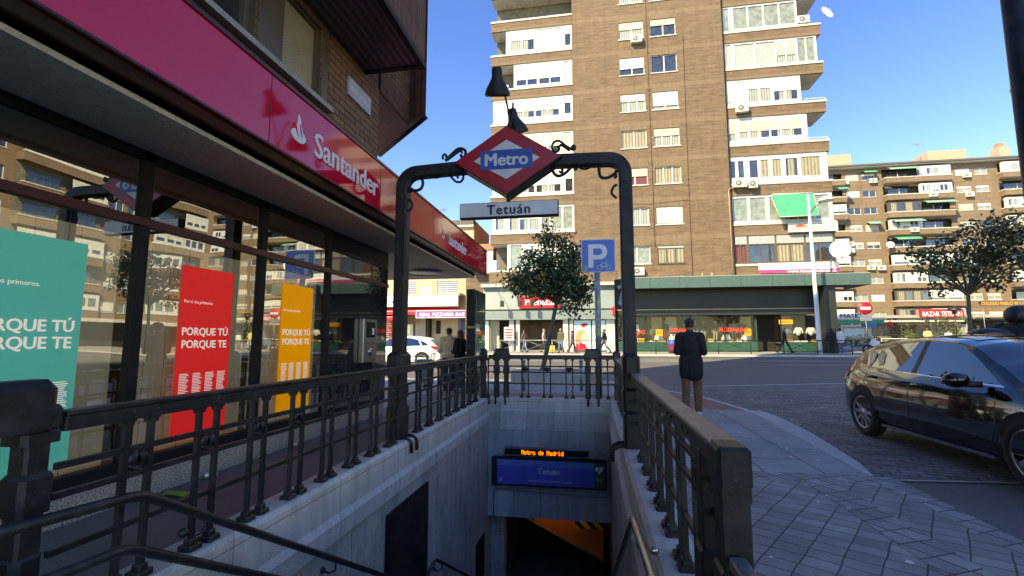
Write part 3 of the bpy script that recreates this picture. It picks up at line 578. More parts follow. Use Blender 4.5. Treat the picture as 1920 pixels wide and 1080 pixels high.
# ================================================================ railings and the arch
def baluster_mb(axis, p, zb=.08, zt=.98, m='black_iron'):
    mb = MB(m); x, y = p
    q = .0155
    mb.box(x - q, y - q, zb, x + q, y + q, zt); mb.bbox(x - .05, y - .05, zb, x + .05, y + .05, zb + .035, .008)
    mb.bbox(x - .03, y - .03, zb + .035, x + .03, y + .03, zb + .07, .008)
    for z, w in ((zt - .05, .028), (zt - .03, .04), (zt - .012, .052)):
        if axis == 'y': mb.box(x - .022, y - w, z, x + .022, y + w, z + .02)
        else: mb.box(x - w, y - .022, z, x + w, y + .022, z + .02)
    return mb
def railing(name, label, axis, c, a, b, pairs, zt=1.06, singles=(), top='black_iron', m='black_iron', width=.10, gaps=()):
    t = thing(name, label, 'railing', (c, a, .08) if axis == 'y' else (a, c, .08))
    def bar(mb, a0, b0, hw, z0, z1, ch=.008):
        return mb.bbox(c - hw, a0, z0, c + hw, b0, z1, ch) if axis == 'y' else mb.bbox(a0, c - hw, z0, b0, c + hw, z1, ch)
    mb = bar(MB(m), a, b, width / 2 - .008, zt - .095, zt - .02); mb.mat(top); bar(mb, a, b, width / 2, zt - .02, zt, .006)
    mb.mat(m)
    for p in pairs:
        for o in (-.075, .075):
            q = p + o
            for s in (-1, 1):
                cc = (c + s * (width / 2 - .008), q, zt - .055) if axis == 'y' else (q, c + s * (width / 2 - .008), zt - .055)
                mb.ball(cc, .011, n=6)
    mb.build('top_rail', t)
    for z in (.80, .66, .40): bar(MB(m), a, b, .014, z - .016, z + .016, .004).build('rail', t)
    for p in pairs:
        for o in (-.075, .075): baluster_mb(axis, (c, p + o) if axis == 'y' else (p + o, c), zt=zt - .08, m=m).build('baluster', t)
        e = MB(m)
        for o in (-.026, .026):
            if axis == 'y': e.lathe([(0, -.02), (.036, -.02), (.042, 0), (.036, .02), (0, .02)], (c, p + o, .74), 14, 'x')
            else: e.lathe([(0, -.02), (.036, -.02), (.042, 0), (.036, .02), (0, .02)], (p + o, c, .74), 14, 'y')
        e.tube([(c, p - .05, .715), (c, p, .685), (c, p + .05, .715)] if axis == 'y' else [(p - .05, c, .715), (p, c, .685), (p + .05, c, .715)], .018, 8); e.build('emblem', t)
    for p in singles: baluster_mb(axis, (c, p) if axis == 'y' else (p, c), zt=zt - .08, m=m).build('baluster', t)
    return t
def newel(t, axis, c, p, half=.12, pw=.052, zt=1.21, zb=-.05, hook=0, m='black_iron', name='newel'):
    """double cast-iron post with a rounded cap block"""
    mb = MB(m)
    def bb(u0, u1, w, z0, z1, ch=.012):
        return mb.bbox(c - w, u0, z0, c + w, u1, z1, ch) if axis == 'y' else mb.bbox(u0, c - w, z0, u1, c + w, z1, ch)
    bb(p - half - .06, p + half + .06, .085, .99, zt, .045); bb(p - half - .085, p + half + .085, .07, 1.0, 1.10, .02)
    for s in (-1, 1):
        u = p + s * half
        bb(u - pw, u + pw, pw, .0, 1.0); bb(u - pw - .018, u + pw + .018, pw + .018, .62, .80, .02); bb(u - pw - .012, u + pw + .012, pw + .012, .06, .46, .03)
        bb(u - pw - .03, u + pw + .03, pw + .022, .93, 1.0, .02)
        if hook:
            pts = [(c, u, .10), (c + hook * .10, u, .10), (c + hook * .16, u, .06), (c + hook * .165, u, -.06)] if axis == 'y' else [(u, c, .10), (u, c + hook * .08, .10), (u, c + hook * .15, .06), (u, c + hook * .155, -.07)]
            mb.tube(smooth(pts, f=.03), .024, 8)
    return mb.build(name, t)
L = railing('iron_railing', 'black cast iron railing on the bank side of the stairwell', 'y', -2.55, 1.95, 10.85, [2.37 + .495 * k for k in range(8)] + [6.78 + .495 * k for k in range(8)])
newel(L, 'y', -2.55, 1.72, zt=1.22); newel(L, 'y', -2.55, 10.98, half=.06, hook=1)
FR = railing('iron_railing', 'black cast iron railing across the far end of the stairwell with two double posts', 'x', 11.12, -2.45, .45, [-1.58, -1.065, -.555], singles=(-2.46, .31))
newel(FR, 'x', 11.12, -2.14, half=.115, hook=-1); newel(FR, 'x', 11.12, -.02, half=.115, hook=-1)
RR = railing('iron_railing', 'dark iron railing with worn tan top rail on the road side of the stairwell', 'y', .51, 2.05, 11.0, [2.62 + .495 * k for k in range(7)] + [6.8 + .495 * k for k in range(8)], zt=1.0, top='worn_iron_top', m='green_grey_iron', width=.12)
newel(RR, 'y', .51, 11.02, half=.06, zt=1.16)
mb = MB('green_grey_iron').bbox(.448, 1.93, .86, .572, 2.10, 1.002, .014); mb.bbox(.452, 1.94, .80, .568, 2.08, .87, .01); mb.bbox(.458, 1.945, .0, .562, 2.06, .82, .006)
mb.bbox(.446, 1.925, .05, .574, 2.08, .56, .012); mb.bbox(.455, 2.28, .06, .565, 2.38, .92, .006); mb.bbox(.44, 2.26, .06, .58, 2.40, .5, .012); mb.build('newel', RR)
MB('green_grey_iron').mat('worn_iron_top').bbox(.47, 1.1, .58, .53, 1.93, .62, .006).build('rail', RR)

A = thing('metro_arch', 'dark green iron arch with scrollwork carrying the red diamond sign', 'arch', (-1.05, 6.3, .08))
def sq(pts, w, mb):      # square hollow section following a path in the XZ plane at y=6.3
    n = len(pts); L_, R_ = [], []
    for i, (x, z) in enumerate(pts):
        a = pts[max(i - 1, 0)]; b = pts[min(i + 1, n - 1)]; d = Vector((b[0] - a[0], b[1] - a[1])).normalized(); nn = Vector((-d.y, d.x)) * w
        L_.append((x + nn.x, z + nn.y)); R_.append((x - nn.x, z - nn.y))
    vs = []; fs = []
    for i in range(n):
        vs += [(L_[i][0], 6.3 - w, L_[i][1]), (R_[i][0], 6.3 - w, R_[i][1]), (R_[i][0], 6.3 + w, R_[i][1]), (L_[i][0], 6.3 + w, L_[i][1])]
    for i in range(n - 1):
        for k in range(4): q = (k + 1) % 4; fs.append((i * 4 + k, i * 4 + q, (i + 1) * 4 + q, (i + 1) * 4 + k))
    fs += [(3, 2, 1, 0), tuple((n - 1) * 4 + k for k in range(4))]; mb.add(vs, fs); return mb
def arcp(x0, z0, r, a0, a1, k=8): return [(x0 + r * math.cos(R(a0 + (a1 - a0) * j / k)), z0 + r * math.sin(R(a0 + (a1 - a0) * j / k))) for j in range(k + 1)]
sq([(-2.66, .08)] + arcp(-2.44, 3.58, .22, 180, 90) + [(-1.7, 3.83)], .085, MB('green_grey_iron')).build('post', A, bevel=.02)
sq([(.46, .08)] + arcp(.24, 3.60, .22, 0, 90) + [(-.5, 3.84)], .085, MB('green_grey_iron')).build('post', A, bevel=.02)
for x, s in ((-2.66, 1), (.46, -1)):
    mb = MB('green_grey_iron').bbox(x - .10, 6.12, .08, x + .10, 6.48, .52, .03).bbox(x - .105, 6.16, .62, x + .105, 6.44, .80, .03).bbox(x - .105, 6.08, 1.0, x + .105, 6.52, 1.24, .05)
    for dy in (-.1, .1): mb.tube(smooth([(x, 6.3 + dy, .10), (x + s * .16, 6.3 + dy, .10), (x + s * .245, 6.3 + dy, .05), (x + s * .25, 6.3 + dy, -.09)], f=.03), .024, 8)
    mb.bbox(x - .095, 6.2, .5, x + .095, 6.4, 1.05, .02); mb.build('pedestal', A)
SC = {'a1': [(-2.04, 3.95), (-2.0, 3.99), (-1.88, 4.1), (-1.82, 4.12), (-1.76, 4.1), (-1.74, 4.05), (-1.76, 3.99), (-1.8, 4.0), (-1.81, 4.03)], 'a2': [(-2.01, 3.96), (-1.83, 4.08), (-1.79, 4.05)], 'a3': [(-2.07, 3.98), (-2.08, 4.02), (-2.05, 4.05), (-2.02, 4.02), (-2.04, 4.0)],
      'b1': [(-2.26, 3.77), (-2.22, 3.73), (-2.15, 3.72), (-2.1, 3.75), (-2.06, 3.78)], 'b2': [(-2.0, 3.77), (-1.94, 3.7), (-1.88, 3.64), (-1.81, 3.63), (-1.77, 3.69), (-1.79, 3.75), (-1.84, 3.75), (-1.86, 3.71), (-1.84, 3.69)],
      'c1': [(-2.57, 3.73), (-2.5, 3.77), (-2.42, 3.74), (-2.37, 3.66), (-2.39, 3.57), (-2.46, 3.54), (-2.54, 3.56), (-2.58, 3.6)], 'c2': [(-2.43, 3.73), (-2.43, 3.77), (-2.4, 3.78), (-2.38, 3.74), (-2.4, 3.72), (-2.43, 3.75)], 'c3': [(-2.59, 3.54), (-2.57, 3.58), (-2.54, 3.56), (-2.54, 3.53), (-2.58, 3.52)], 'c4': [(-2.59, 3.42), (-2.54, 3.38), (-2.52, 3.31), (-2.56, 3.25), (-2.6, 3.27)],
      'd1': [(-.21, 4.05), (-.2, 4.01), (-.23, 4.0), (-.23, 4.04), (-.2, 4.05)], 'd2': [(-.23, 3.99), (-.33, 4.06), (-.41, 4.13), (-.48, 4.12), (-.51, 4.06), (-.49, 3.99), (-.44, 3.98), (-.41, 4.02), (-.44, 4.06)], 'd3': [(-.27, 3.98), (-.38, 4.07), (-.4, 4.05)],
      'e1': [(-.5, 3.76), (-.5, 3.7), (-.45, 3.64), (-.39, 3.64), (-.32, 3.68), (-.24, 3.76)], 'e2': [(-.39, 3.71), (-.37, 3.72), (-.38, 3.68), (-.42, 3.7)], 'e3': [(-.22, 3.76), (-.18, 3.74), (-.19, 3.71), (-.22, 3.72)], 'f1': [(-.15, 3.78), (-.12, 3.73), (-.04, 3.72), (.02, 3.76), (.03, 3.79)],
      'g1': [(.15, 3.8), (.12, 3.7), (.14, 3.59), (.22, 3.57), (.31, 3.61), (.35, 3.66)], 'g2': [(.12, 3.77), (.16, 3.8), (.19, 3.77), (.16, 3.75)], 'g3': [(.31, 3.6), (.34, 3.61), (.34, 3.57), (.31, 3.57)], 'g4': [(.35, 3.47), (.3, 3.43), (.28, 3.35), (.34, 3.28)]}
def crom(P, k=5):
    out = []; P = [P[0]] + P + [P[-1]]
    for i in range(1, len(P) - 2):
        p0, p1, p2, p3 = [Vector(q) for q in P[i - 1:i + 3]]
        for j in range(k): u = j / k; out.append(.5 * (2 * p1 + (p2 - p0) * u + (2 * p0 - 5 * p1 + 4 * p2 - p3) * u * u + (3 * p1 - p0 - 3 * p2 + p3) * u ** 3))
    return out + [Vector(P[-2])]
for grp in ('a', 'b', 'c', 'd', 'e', 'f', 'g'):
    mb = MB('green_grey_iron')
    for k, P in SC.items():
        if k[0] == grp: mb.tube([(p.x, 6.3, p.y) for p in crom(P)], .022 if k[1] == '1' else .017, 7)
    mb.build('scroll', A)
# the red diamond, the name board below, two bell lamps on an arm above
D = thing('metro_sign', 'red diamond lightbox with white rhombus and blue name band', 'sign', (-1.115, 6.2, 3.35))
cx, cz, hw, hh_ = -1.115, 3.84, .745, .485
dia = lambda k, kz=None: [(cx - hw * k, cz), (cx, cz + hh_ * (kz or k)), (cx + hw * k, cz), (cx, cz - hh_ * (kz or k))]
MB('green_grey_iron').xz(dia(1.0), 6.12, 6.42).build('case', D); MB('metro_red').xz(dia(.975), 6.108, 6.12).xz(dia(.975), 6.42, 6.432).build('red_face', D)
MB('metro_white').xz(dia(.61, .57), 6.104, 6.108).xz(dia(.61, .57), 6.432, 6.436).build('white_rhombus', D)
MB('metro_blue').box(cx - .358, 6.099, cz - .135, cx + .358, 6.104, cz + .135).box(cx - .358, 6.436, cz - .135, cx + .358, 6.441, cz + .135).build('blue_band', D)
text('Metro', (cx, 6.099, cz), (1, 0, 0), (0, 0, 1), 'metro_white', w=.60, bold=.035, parent=D, ext=.004); text('Metro', (cx, 6.441, cz), (-1, 0, 0), (0, 0, 1), 'metro_white', w=.60, bold=.035, parent=D, ext=.004)
N = thing('station_name_board', 'white board with the black station name hanging below the red diamond', 'sign', (-1.1, 6.22, 3.07))
MB('dark_frame').bbox(-1.785, 6.18, 3.065, -.425, 6.30, 3.275, .008).build('frame', N); MB('metro_white').box(-1.775, 6.174, 3.075, -.435, 6.18, 3.265).build('face', N)
MB('green_grey_iron').tube([(-1.11, 6.24, 3.27), (-1.11, 6.24, 3.40)], .028, 8).build('hanger', N)
text('Tetuán', (-1.10, 6.174, 3.165), (1, 0, 0), (0, 0, 1), 'lettering_black', w=.60, bold=.035, parent=N, ext=.003, sp=1.15)
def bell(label, top, tilt, s):
    t = thing('spot_lamp', label, 'lamp', top)
    def mk(prof, m, name):
        mb = MB(m).lathe(prof, (0, 0, 0), 20); M = Matrix.Rotation(R(tilt[0]), 4, 'X') @ Matrix.Rotation(R(tilt[1]), 4, 'Y')
        mb.v = [tuple(M @ (Vector(v) * s) + Vector(top)) for v in mb.v]; return mb.build(name, t)
    mk([(0, 0), (.045, -.005), (.07, -.03), (.072, -.13), (.09, -.17), (.15, -.27), (.175, -.34), (.17, -.37), (.155, -.36), (.13, -.27), (.07, -.17), (0, -.15)], 'green_grey_iron', 'shade')
    mk([(0, -.20), (.04, -.22), (.055, -.27), (.03, -.32), (0, -.33)], 'lamp_glow', 'bulb'); return t
bell('dark bell lamp, the upper of two above the red diamond', (-1.20, 5.85, 5.03), (30, 4), 1.0)
bell('dark bell lamp close behind the top of the red diamond', (-1.14, 6.62, 4.83), (28, -10), 1.02)
t = thing('lamp_arm', 'thin forked iron arm holding the two bell lamps above the diamond', 'arm', (-1.11, 6.27, 4.3))
MB('green_grey_iron').tube(smooth([(-1.11, 6.27, 4.28), (-1.10, 6.22, 4.55), (-1.14, 6.0, 4.80), (-1.20, 5.87, 5.03)], f=.1), .013, 8).build('arm', t)
MB('green_grey_iron').tube(smooth([(-1.10, 6.27, 4.28), (-1.085, 6.40, 4.64), (-1.09, 6.52, 4.90), (-1.11, 6.61, 4.80)], f=.1), .013, 8).build('arm', t)
# ================================================================ buildings across the street
def window(b, T, u0, u1, z0, z1, panes=2, blind=0, bm='white_blind', fm='white_paint', glass='pane', depth=.13, sill=True, curtain=None, cs=(0, 1)):
    """a window set `depth` back in its opening: frame + sill, with panes, curtain and roller blind as sub-parts"""
    mb = MB(fm); fw = .055; d0, d1 = depth - .05, depth + .02
    bx3(mb, T, u0, u1, z1 - fw, z1, d0, d1); bx3(mb, T, u0, u1, z0, z0 + fw, d0, d1); bx3(mb, T, u0, u0 + fw, z0 + fw, z1 - fw, d0, d1); bx3(mb, T, u1 - fw, u1, z0 + fw, z1 - fw, d0, d1)
    for k in range(1, panes):
        c = u0 + (u1 - u0) * k / panes; bx3(mb, T, c - .045, c + .045, z0 + fw, z1 - fw, d0 - .005, d1)
    if sill: bx3(mb, T, u0 - .07, u1 + .07, z0 - .07, z0, -.06, depth)
    w = mb.build('window', b)
    p = MB(glass); bx3(p, T, u0 + fw, u1 - fw, z0 + fw, z1 - fw, depth - .01, depth + .015)
    p.build('pane', w)
    if curtain:
        q = MB(curtain); a, c = u0 + fw + (u1 - u0 - 2 * fw) * cs[0], u0 + fw + (u1 - u0 - 2 * fw) * cs[1]; bx3(q, T, a, c, z0 + fw, z1 - fw, depth - .014, depth - .0105)
        q.build('curtain', w)
    if blind:
        q = MB(bm); zb = z1 - (z1 - z0) * blind; bx3(q, T, u0 + .02, u1 - .02, zb, z1 - .01, depth - .085, depth - .052); q.build('blind', w)
    return w
def gallery(b, T, u0, u1, z0, z1, cells, fm='white_paint', depth=.0, th=.10):
    """a glazed-in balcony: one frame wall with openings; cells (f0, f1, g0, g1, kind, blind, n)"""
    L_ = u1 - u0; H = z1 - z0; hs = [(u0 + L_ * a, u0 + L_ * c, z0 + H * e, z0 + H * f) for a, c, e, f, *_ in cells]
    mb = MB(fm); T2 = lambda u, d, z: T(u, d + depth, z)
    holes(mb, T2, u0, u1, z0, z1, hs, th, fm)
    bx3(mb, T2, u0, u0 + .03, z0, z1, .002, .5); bx3(mb, T2, u1 - .03, u1, z0, z1, .002, .5)
    for (a, c, e, f), cell in zip(hs, cells):
        n = cell[6] if len(cell) > 6 else 1
        for k in range(1, n): q = a + (c - a) * k / n; bx3(mb, T2, q - .05, q + .05, e, f, .01, .08)
    w = mb.build('glazed_balcony', b)
    for (a, c, e, f), cell in zip(hs, cells):
        kind, bl = cell[4], cell[5] if len(cell) > 5 else 0
        p = MB({'g': 'pane', 'c': 'pane', 'w': 'pane_green', 'b': 'white_blind', 'k': 'cream_blind', 'y': 'grey_blind', 'r': 'red_curtain', 'o': 'pane', 'n': 'pane'}[kind])
        bx3(p, T2, a, c, e, f, .06, .09)
        if kind in 'cn':
            p.mat('curtain' if kind == 'c' else 'tan_curtain'); bx3(p, T2, a + (c - a) * (.0 if (a * 7) % 2 < 1 else .22), c - (c - a) * (.0 if (a * 5) % 2 < 1.2 else .25), e, f, .054, .059)
        p.build('pane', w)
        if bl: q = MB({'k': 'cream_blind', 'y': 'grey_blind'}.get(cell[7] if len(cell) > 7 else 'b', 'white_blind')); bx3(q, T2, a - .02, c + .02, f - (f - e) * bl, f, .012, .05); q.build('blind', w)
    return w
def balcony(b, T, u0, u1, zc, h, m, depth=0, back=1.3, rail=False, band=True, ends=True):
    """brick parapet with a white coping on the balcony slab, its underside open to the view"""
    mb = MB(m); bx3(mb, T, u0, u1, zc - h, zc - .16, depth, depth + .16)
    if ends: bx3(mb, T, u0, u0 + .16, zc - h, zc - .16, depth + .16, depth + back); bx3(mb, T, u1 - .16, u1, zc - h, zc - .16, depth + .16, depth + back)
    if band: mb.mat('tower_band'); bx3(mb, T, u0 - .004, u1 + .004, zc - h - .004, zc - h + .24, depth - .006, depth + .1)
    mb.mat('white_render'); bx3(mb, T, u0 + .01, u1 - .01, zc - h - .03, zc - h + .12, depth + .165, depth + back)
    o = mb.build('balcony', b)
    q = MB('white_render'); bx3(q, T, u0 - .05, u1 + .05, zc - .16, zc, depth - .05, depth + .22)
    if ends: bx3(q, T, u1 - .2, u1 + .05, zc - .16, zc, depth + .22, depth + back); bx3(q, T, u0 - .05, u0 + .2, zc - .16, zc, depth + .22, depth + back)
    q.build('coping', o)
    if rail:
        r_ = MB('white_paint'); bx3(r_, T, u1 - 1.5, u1, zc + .16, zc + .20, depth + .02, depth + .06); bx3(r_, T, u1 - .04, u1, zc, zc + .2, depth + .02, depth + .06); r_.build('guard_rail', o)
    return o
PIT = 3.14; CAP = [25.98 - PIT * k for k in range(-3, 7)]; CAPK = {k: 25.98 - PIT * k for k in range(-4, 8)}
TW = thing('apartment_tower', 'tall brown brick apartment tower with white glazed balconies and shops below', 'building', (4.7, 42, .5))
TF = FACE_Y(37.85); TB = FACE_Y(38.0)
colA, colB = (2.55, 4.53), (5.08, 7.08); WB = [32.4, 29.3, 26.15, 23.0, 19.85, 16.77, 13.70, 10.43, 7.35]
hs = []
for i, z in enumerate(WB):
    h = 1.5 if i < 6 else 1.38
    for c in (colA, colB): hs.append((c[0], c[1], z, z + h))
mb = MB(); holes(mb, TF, -1.3, 10.62, 5.9, 38, hs, .16, 'tower_brick'); mb.mat('tower_brick')
mb.box(-1.3, 37.855, 5.9, -1.28, 38.2, 38).box(10.60, 37.855, 5.9, 10.62, 38.2, 38)
mb.build('central_wall', TW)
mb = MB('tower_band')
for z in [w + 1.5 for w in WB]:
    bx3(mb, TF, -1.3, 10.6, z + .34, z + .68, -.006, .05)
    for c in (colA, colB): bx3(mb, TF, c[0] - .05, c[1] + .05, z + .0, z + .335, -.006, .05)
mb.build('brick_band', TW)
WS = [  # panes, blind, blind material, curtain, frame, glass for column A and column B, top row first
    ((2, .3, 'cream_blind', None), (2, .3, 'cream_blind', None)), ((2, 0, 'white_blind', 'curtain'), (2, .2, 'white_blind', None)),
    ((2, .42, 'cream_blind', 'curtain'), (2, .36, 'cream_blind', None)), ((2, .62, 'white_blind', None), (2, 0, 'white_blind', None)), ((3, .40, 'white_blind', 'curtain'), (2, .78, 'white_blind', 'curtain')),
    ((2, .0, 'cream_blind', 'tan_curtain'), (3, .42, 'cream_blind', 'curtain')), ((2, .48, 'cream_blind', 'red_curtain'), (3, 0, 'white_blind', 'tan_curtain')),
    ((3, 0, 'white_blind', 'curtain'), (1, .93, 'white_blind', None)), ((2, 0, 'white_blind', None), (3, .14, 'grey_blind', 'tan_curtain'))]
for i, z in enumerate(WB):
    h = 1.5 if i < 6 else 1.38
    for c, (n, bl, bm, cu) in zip((colA, colB), WS[i]):
        dark = (i == 8 and c is colB)
        window(TW, TF, c[0], c[1], z, z + h, n, bl, bm, 'brown_frame' if dark else 'white_paint', 'pane_green' if (i == 8 and c is colA) else 'pane', .13, True, cu)
# body behind, side walls, roof
mb = MB('tower_brick').box(-8.1, 39.6, .5, 16.1, 54, 38).box(-1.3, 38.2, 5.9, 10.6, 39.6, 38); mb.build('body_wall', TW)
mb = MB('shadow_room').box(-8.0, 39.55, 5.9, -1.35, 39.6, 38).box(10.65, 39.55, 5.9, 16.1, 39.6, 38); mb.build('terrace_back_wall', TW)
lz = lambda k: (CAPK[k] + .02, CAPK[k - 1] - .96)
for k in range(-3, 7):
    h = .95
    balcony(TW, TB, -8.3, -1.32, CAPK[k], h, 'tower_brick', back=1.5)
    balcony(TW, TB, 10.72, 17.85, CAPK[k], h, 'tower_brick', back=2.6, rail=k in (2, 3))
W2 = lambda a, b: [(a, a + (b - a) * .47, .06, .95), (b - (b - a) * .47, b, .06, .95)]
GL = {0: ((.18, 1), [(.08, .43, .12, .92, 'c', .45, 2), (.45, .84, .08, .95, 'b'), (.90, .98, .15, .62, 'g')]),
      1: ((.28, 1), [(.05, .40, .10, .92, 'g', .72, 2), (.44, .80, .10, .92, 'g', .72, 2), (.85, .97, .05, .95, 'b')]),
      2: ((.02, 1), [(.03, .20, .06, .94, 'b'), (.25, .52, .22, .94, 'c', .66, 2), (.545, .83, .22, .94, 'c', .66, 2), (.90, .975, .25, .68, 'g')]),
      3: ((.02, 1), [(.03, .20, .06, .94, 'k'), (.25, .52, .22, .94, 'c', .70, 2, 'k'), (.545, .83, .22, .94, 'c', .70, 2, 'k'), (.87, .975, .05, .95, 'k')]),
      4: ((.02, 1), [(.03, .20, .06, .94, 'b'), (.25, .52, .08, .94, 'c', .68, 2), (.545, .84, .08, .94, 'c', .68, 2), (.90, .985, .06, .88, 'g', .4)]),
      5: ((.02, 1), [(.04, .145, .12, .62, 'c'), (.215, .315, .08, .78, 'c'), (.34, .565, .08, .80, 'c', .42, 2), (.61, .705, .08, .92, 'w'), (.74, .845, .08, .92, 'w'), (.87, .975, .08, .92, 'w')]),
      6: ((.20, 1), [(.05, .22, .05, .95, 'w'), (.26, .42, .05, .95, 'w', .3), (.5, .95, .2, .9, 'b')])}
for k, ((a, c), cells) in GL.items():
    z0, z1 = lz(k); x0, x1 = -8.25, -1.33; gallery(TW, TB, x0 + (x1 - x0) * a, x1, z0, z1, cells, depth=.06)
GR = {0: ((.0, .785), [(.02, .085, .05, .95, 'w'), (.15, .335, .10, .93, 'w'), (.355, .545, .10, .93, 'w'), (.565, .755, .10, .93, 'w'), (.775, .975, .10, .93, 'w')], 'white_paint'),
      1: ((.0, .96), [(.02, .075, .05, .95, 'y'), (.115, .335, .06, .93, 'y'), (.35, .555, .06, .93, 'y'), (.57, .775, .06, .93, 'c', .66, 2, 'y'), (.80, .975, .05, .95, 'w', 0, 2)], 'white_paint'),
      2: ((.0, .77), [(.01, .12, .12, .86, 'b', .9), (.155, .275, .06, .94, 'b'), (.305, .60, .12, .88, 'c', .34, 2), (.645, .955, .12, .88, 'c', .55, 2)], 'white_paint'),
      3: ((.0, .81), [(.01, .095, .16, .84, 'c', .62, 1, 'k'), (.14, .525, .22, .84, 'c', .60, 3, 'k'), (.545, .93, .22, .84, 'c', .60, 3, 'k')], 'white_paint'),
      4: ((.0, .98), [(.0, .055, .22, .84, 'g'), (.085, .145, .22, .84, 'g'), (.205, .29, .20, .84, 'g'), (.32, .405, .20, .84, 'n'), (.445, .53, .20, .84, 'n'), (.58, .70, .20, .84, 'n'), (.735, .93, .16, .86, 'n')], 'white_paint'),
      5: ((.0, 1.0), [(.01, .155, .08, .92, 'w'), (.185, .34, .08, .92, 'w'), (.38, .80, .08, .92, 'w', 0, 3), (.83, .965, .08, .92, 'w')], 'white_paint'),
      6: ((.0, 1.0), [(.01, .115, .06, .66, 'r', 0, 2), (.15, .40, .06, .66, 'o', 0, 2), (.43, .69, .06, .66, 'n', 0, 2), (.72, .98, .06, .66, 'g', 0, 2)], 'brown_frame')}
for k, ((a, c), cells, fm) in GR.items():
    z0, z1 = lz(k); x0, x1 = 10.76, 17.8; g = gallery(TW, TB, x0, x0 + (x1 - x0) * c, z0, z1, cells, fm, depth=.06)
    if k == 6: q = MB('grey_blind'); [bx3(q, TB, x0 + 7 * a_, x0 + 7 * b_, z0 + 1.5, z1 - .05, .02, .05) for a_, b_ in ((.01, .13), (.15, .41), (.43, .70), (.72, .98))]; q.build('blind', g)
MB('dark_frame').box(10.62, 37.9, 5.9, 10.74, 38.3, 38).box(10.625, 37.87, 6, 10.66, 37.9, 38).build('gap_shade_strip', TW)  # solid dark strip painted in for the shade of the gap beside the slab
mb = MB('chimney_clay').tube([(10.5, 37.80, 6.2), (10.5, 37.80, 12.9), (10.72, 37.82, 13.1)], .035, 6).tube([(8.3, 37.8, 6.0), (8.3, 37.8, 6.5)], .05, 6).tube([(9.0, 37.8, 6.0), (9.0, 37.8, 6.5)], .05, 6); mb.build('wall_pipe', TW)
for pts in ([(7.6, 37.81, 6.2), (7.58, 37.81, 14), (7.62, 37.81, 26)], [(4.9, 37.81, 8.6), (4.86, 37.81, 16), (4.78, 37.81, 31)], [(2.2, 37.81, 12.2), (4.7, 37.8, 12.1), (7.5, 37.81, 12.3)]):
    MB('dark_frame').tube(pts, .011, 5).build('facade_cable', TW)
# lower left annex with a white balcony
AN = thing('low_annex', 'low brick annex with white balcony between the tower and the beige block', 'building', (-9.5, 40, .5))
MB('tower_brick').box(-10.6, 38.9, .5, -8.32, 46, 7.0).build('wall', AN); MB('white_render').box(-9.9, 38.3, 6.95, -8.35, 38.9, 7.15).box(-9.9, 38.28, 7.15, -8.36, 38.33, 7.9).build('balcony', AN)
MB('white_paint').box(-9.7, 39.6, 7.0, -8.4, 39.7, 9.2).build('enclosure', AN); MB('terracotta').box(-10.5, 39.5, 9.2, -8.33, 45, 9.7).build('roof', AN)
MB('white_render').box(-8.3, 37.98, 5.88, -1.3, 38.1, 7.0).build('lower_wall', TW); MB('tower_brick').box(-8.35, 37.8, 5.95, 1.9, 37.97, 6.95).build('lower_brick', TW)
# ---- shop with the grey green front (left part of the ground floor)
MB('white_render').box(-8.9, 37.3, 5.68, 1.75, 37.8, 5.92).build('shop_cornice', TW)
sf = MB('shop_grey').add([(-8.8, 37.2, 3.85), (1.7, 37.2, 3.85), (1.7, 37.75, 5.68), (-8.8, 37.75, 5.68)], [(0, 1, 2, 3)]).box(-8.8, 37.12, 3.02, 1.7, 37.5, 3.72).mat('shop_dark').box(-8.8, 37.15, 3.72, 1.7, 37.5, 3.85)
for x in (-6.2, -3.6, -1.0): sf.mat('galvanised').add([(x, 37.19, 3.85), (x + .05, 37.19, 3.85), (x + .05, 37.74, 5.68), (x, 37.74, 5.68)], [(0, 1, 2, 3)])
sf = sf.build('shop_fascia', TW)
sg = MB('sign_red').bbox(-5.73, 37.0, 3.92, -2.45, 37.3, 4.86, .03).build('shop_sign', TW); text('Prenatal', (-4.1, 37.0, 4.4), (1, 0, 0), (0, 0, 1), 'lettering_white', w=2.3, bold=.02, parent=sg, ext=.02)
for a, b in ((-6.6, -6.22), (-6.05, -5.75), (-2.32, -1.92), (-1.8, -1.52), (1.0, 1.65)): MB('white_render').box(a, 37.45, .5, b, 37.7, 3.02).build('shop_pillar', TW)
fr = MB('beige_render').box(-8.3, 38.2, .5, -7.55, 38.3, 3.02).mat('dark_frame').box(-5.72, 37.5, 2.9, -2.35, 37.6, 3.02); fr.build('shopfront', TW)
MB('shop_warm').box(-5.7, 39.2, .5, -2.35, 39.3, 3.0).mat('dark_room').box(-5.72, 37.6, .48, -2.35, 39.3, .5).box(-8.8, 39.3, .5, -6.6, 39.4, 3.02).box(-8.8, 37.6, 3.0, 1.7, 39.4, 3.02).build('shop_interior', TW)
MB('shop_dark').box(-1.52, 37.62, .5, 1.0, 37.7, 3.02).build('shop_window', TW)
t = thing('shop_poster', 'large pale cyan poster of a woman in red in the shop window', 'poster', (-.6, 37.55, .6))
MB('cyan_poster').box(-1.45, 37.55, .6, -.16, 37.6, 2.95).build('sheet', t)
mb = MB('tan_hair').xz([(-1.35, .9), (-1.38, 1.5), (-1.25, 2.1), (-.95, 2.28), (-.62, 2.15), (-.45, 1.9), (-.7, 1.85), (-.9, 1.5), (-1.0, .9)], 37.545, 37.55); mb.mat('skin_poster').xz([(-.72, 2.02), (-.42, 1.86), (-.38, 1.66), (-.3, 1.58), (-.42, 1.5), (-.46, 1.34), (-.72, 1.25), (-.92, 1.5), (-.85, 1.85)], 37.542, 37.546)
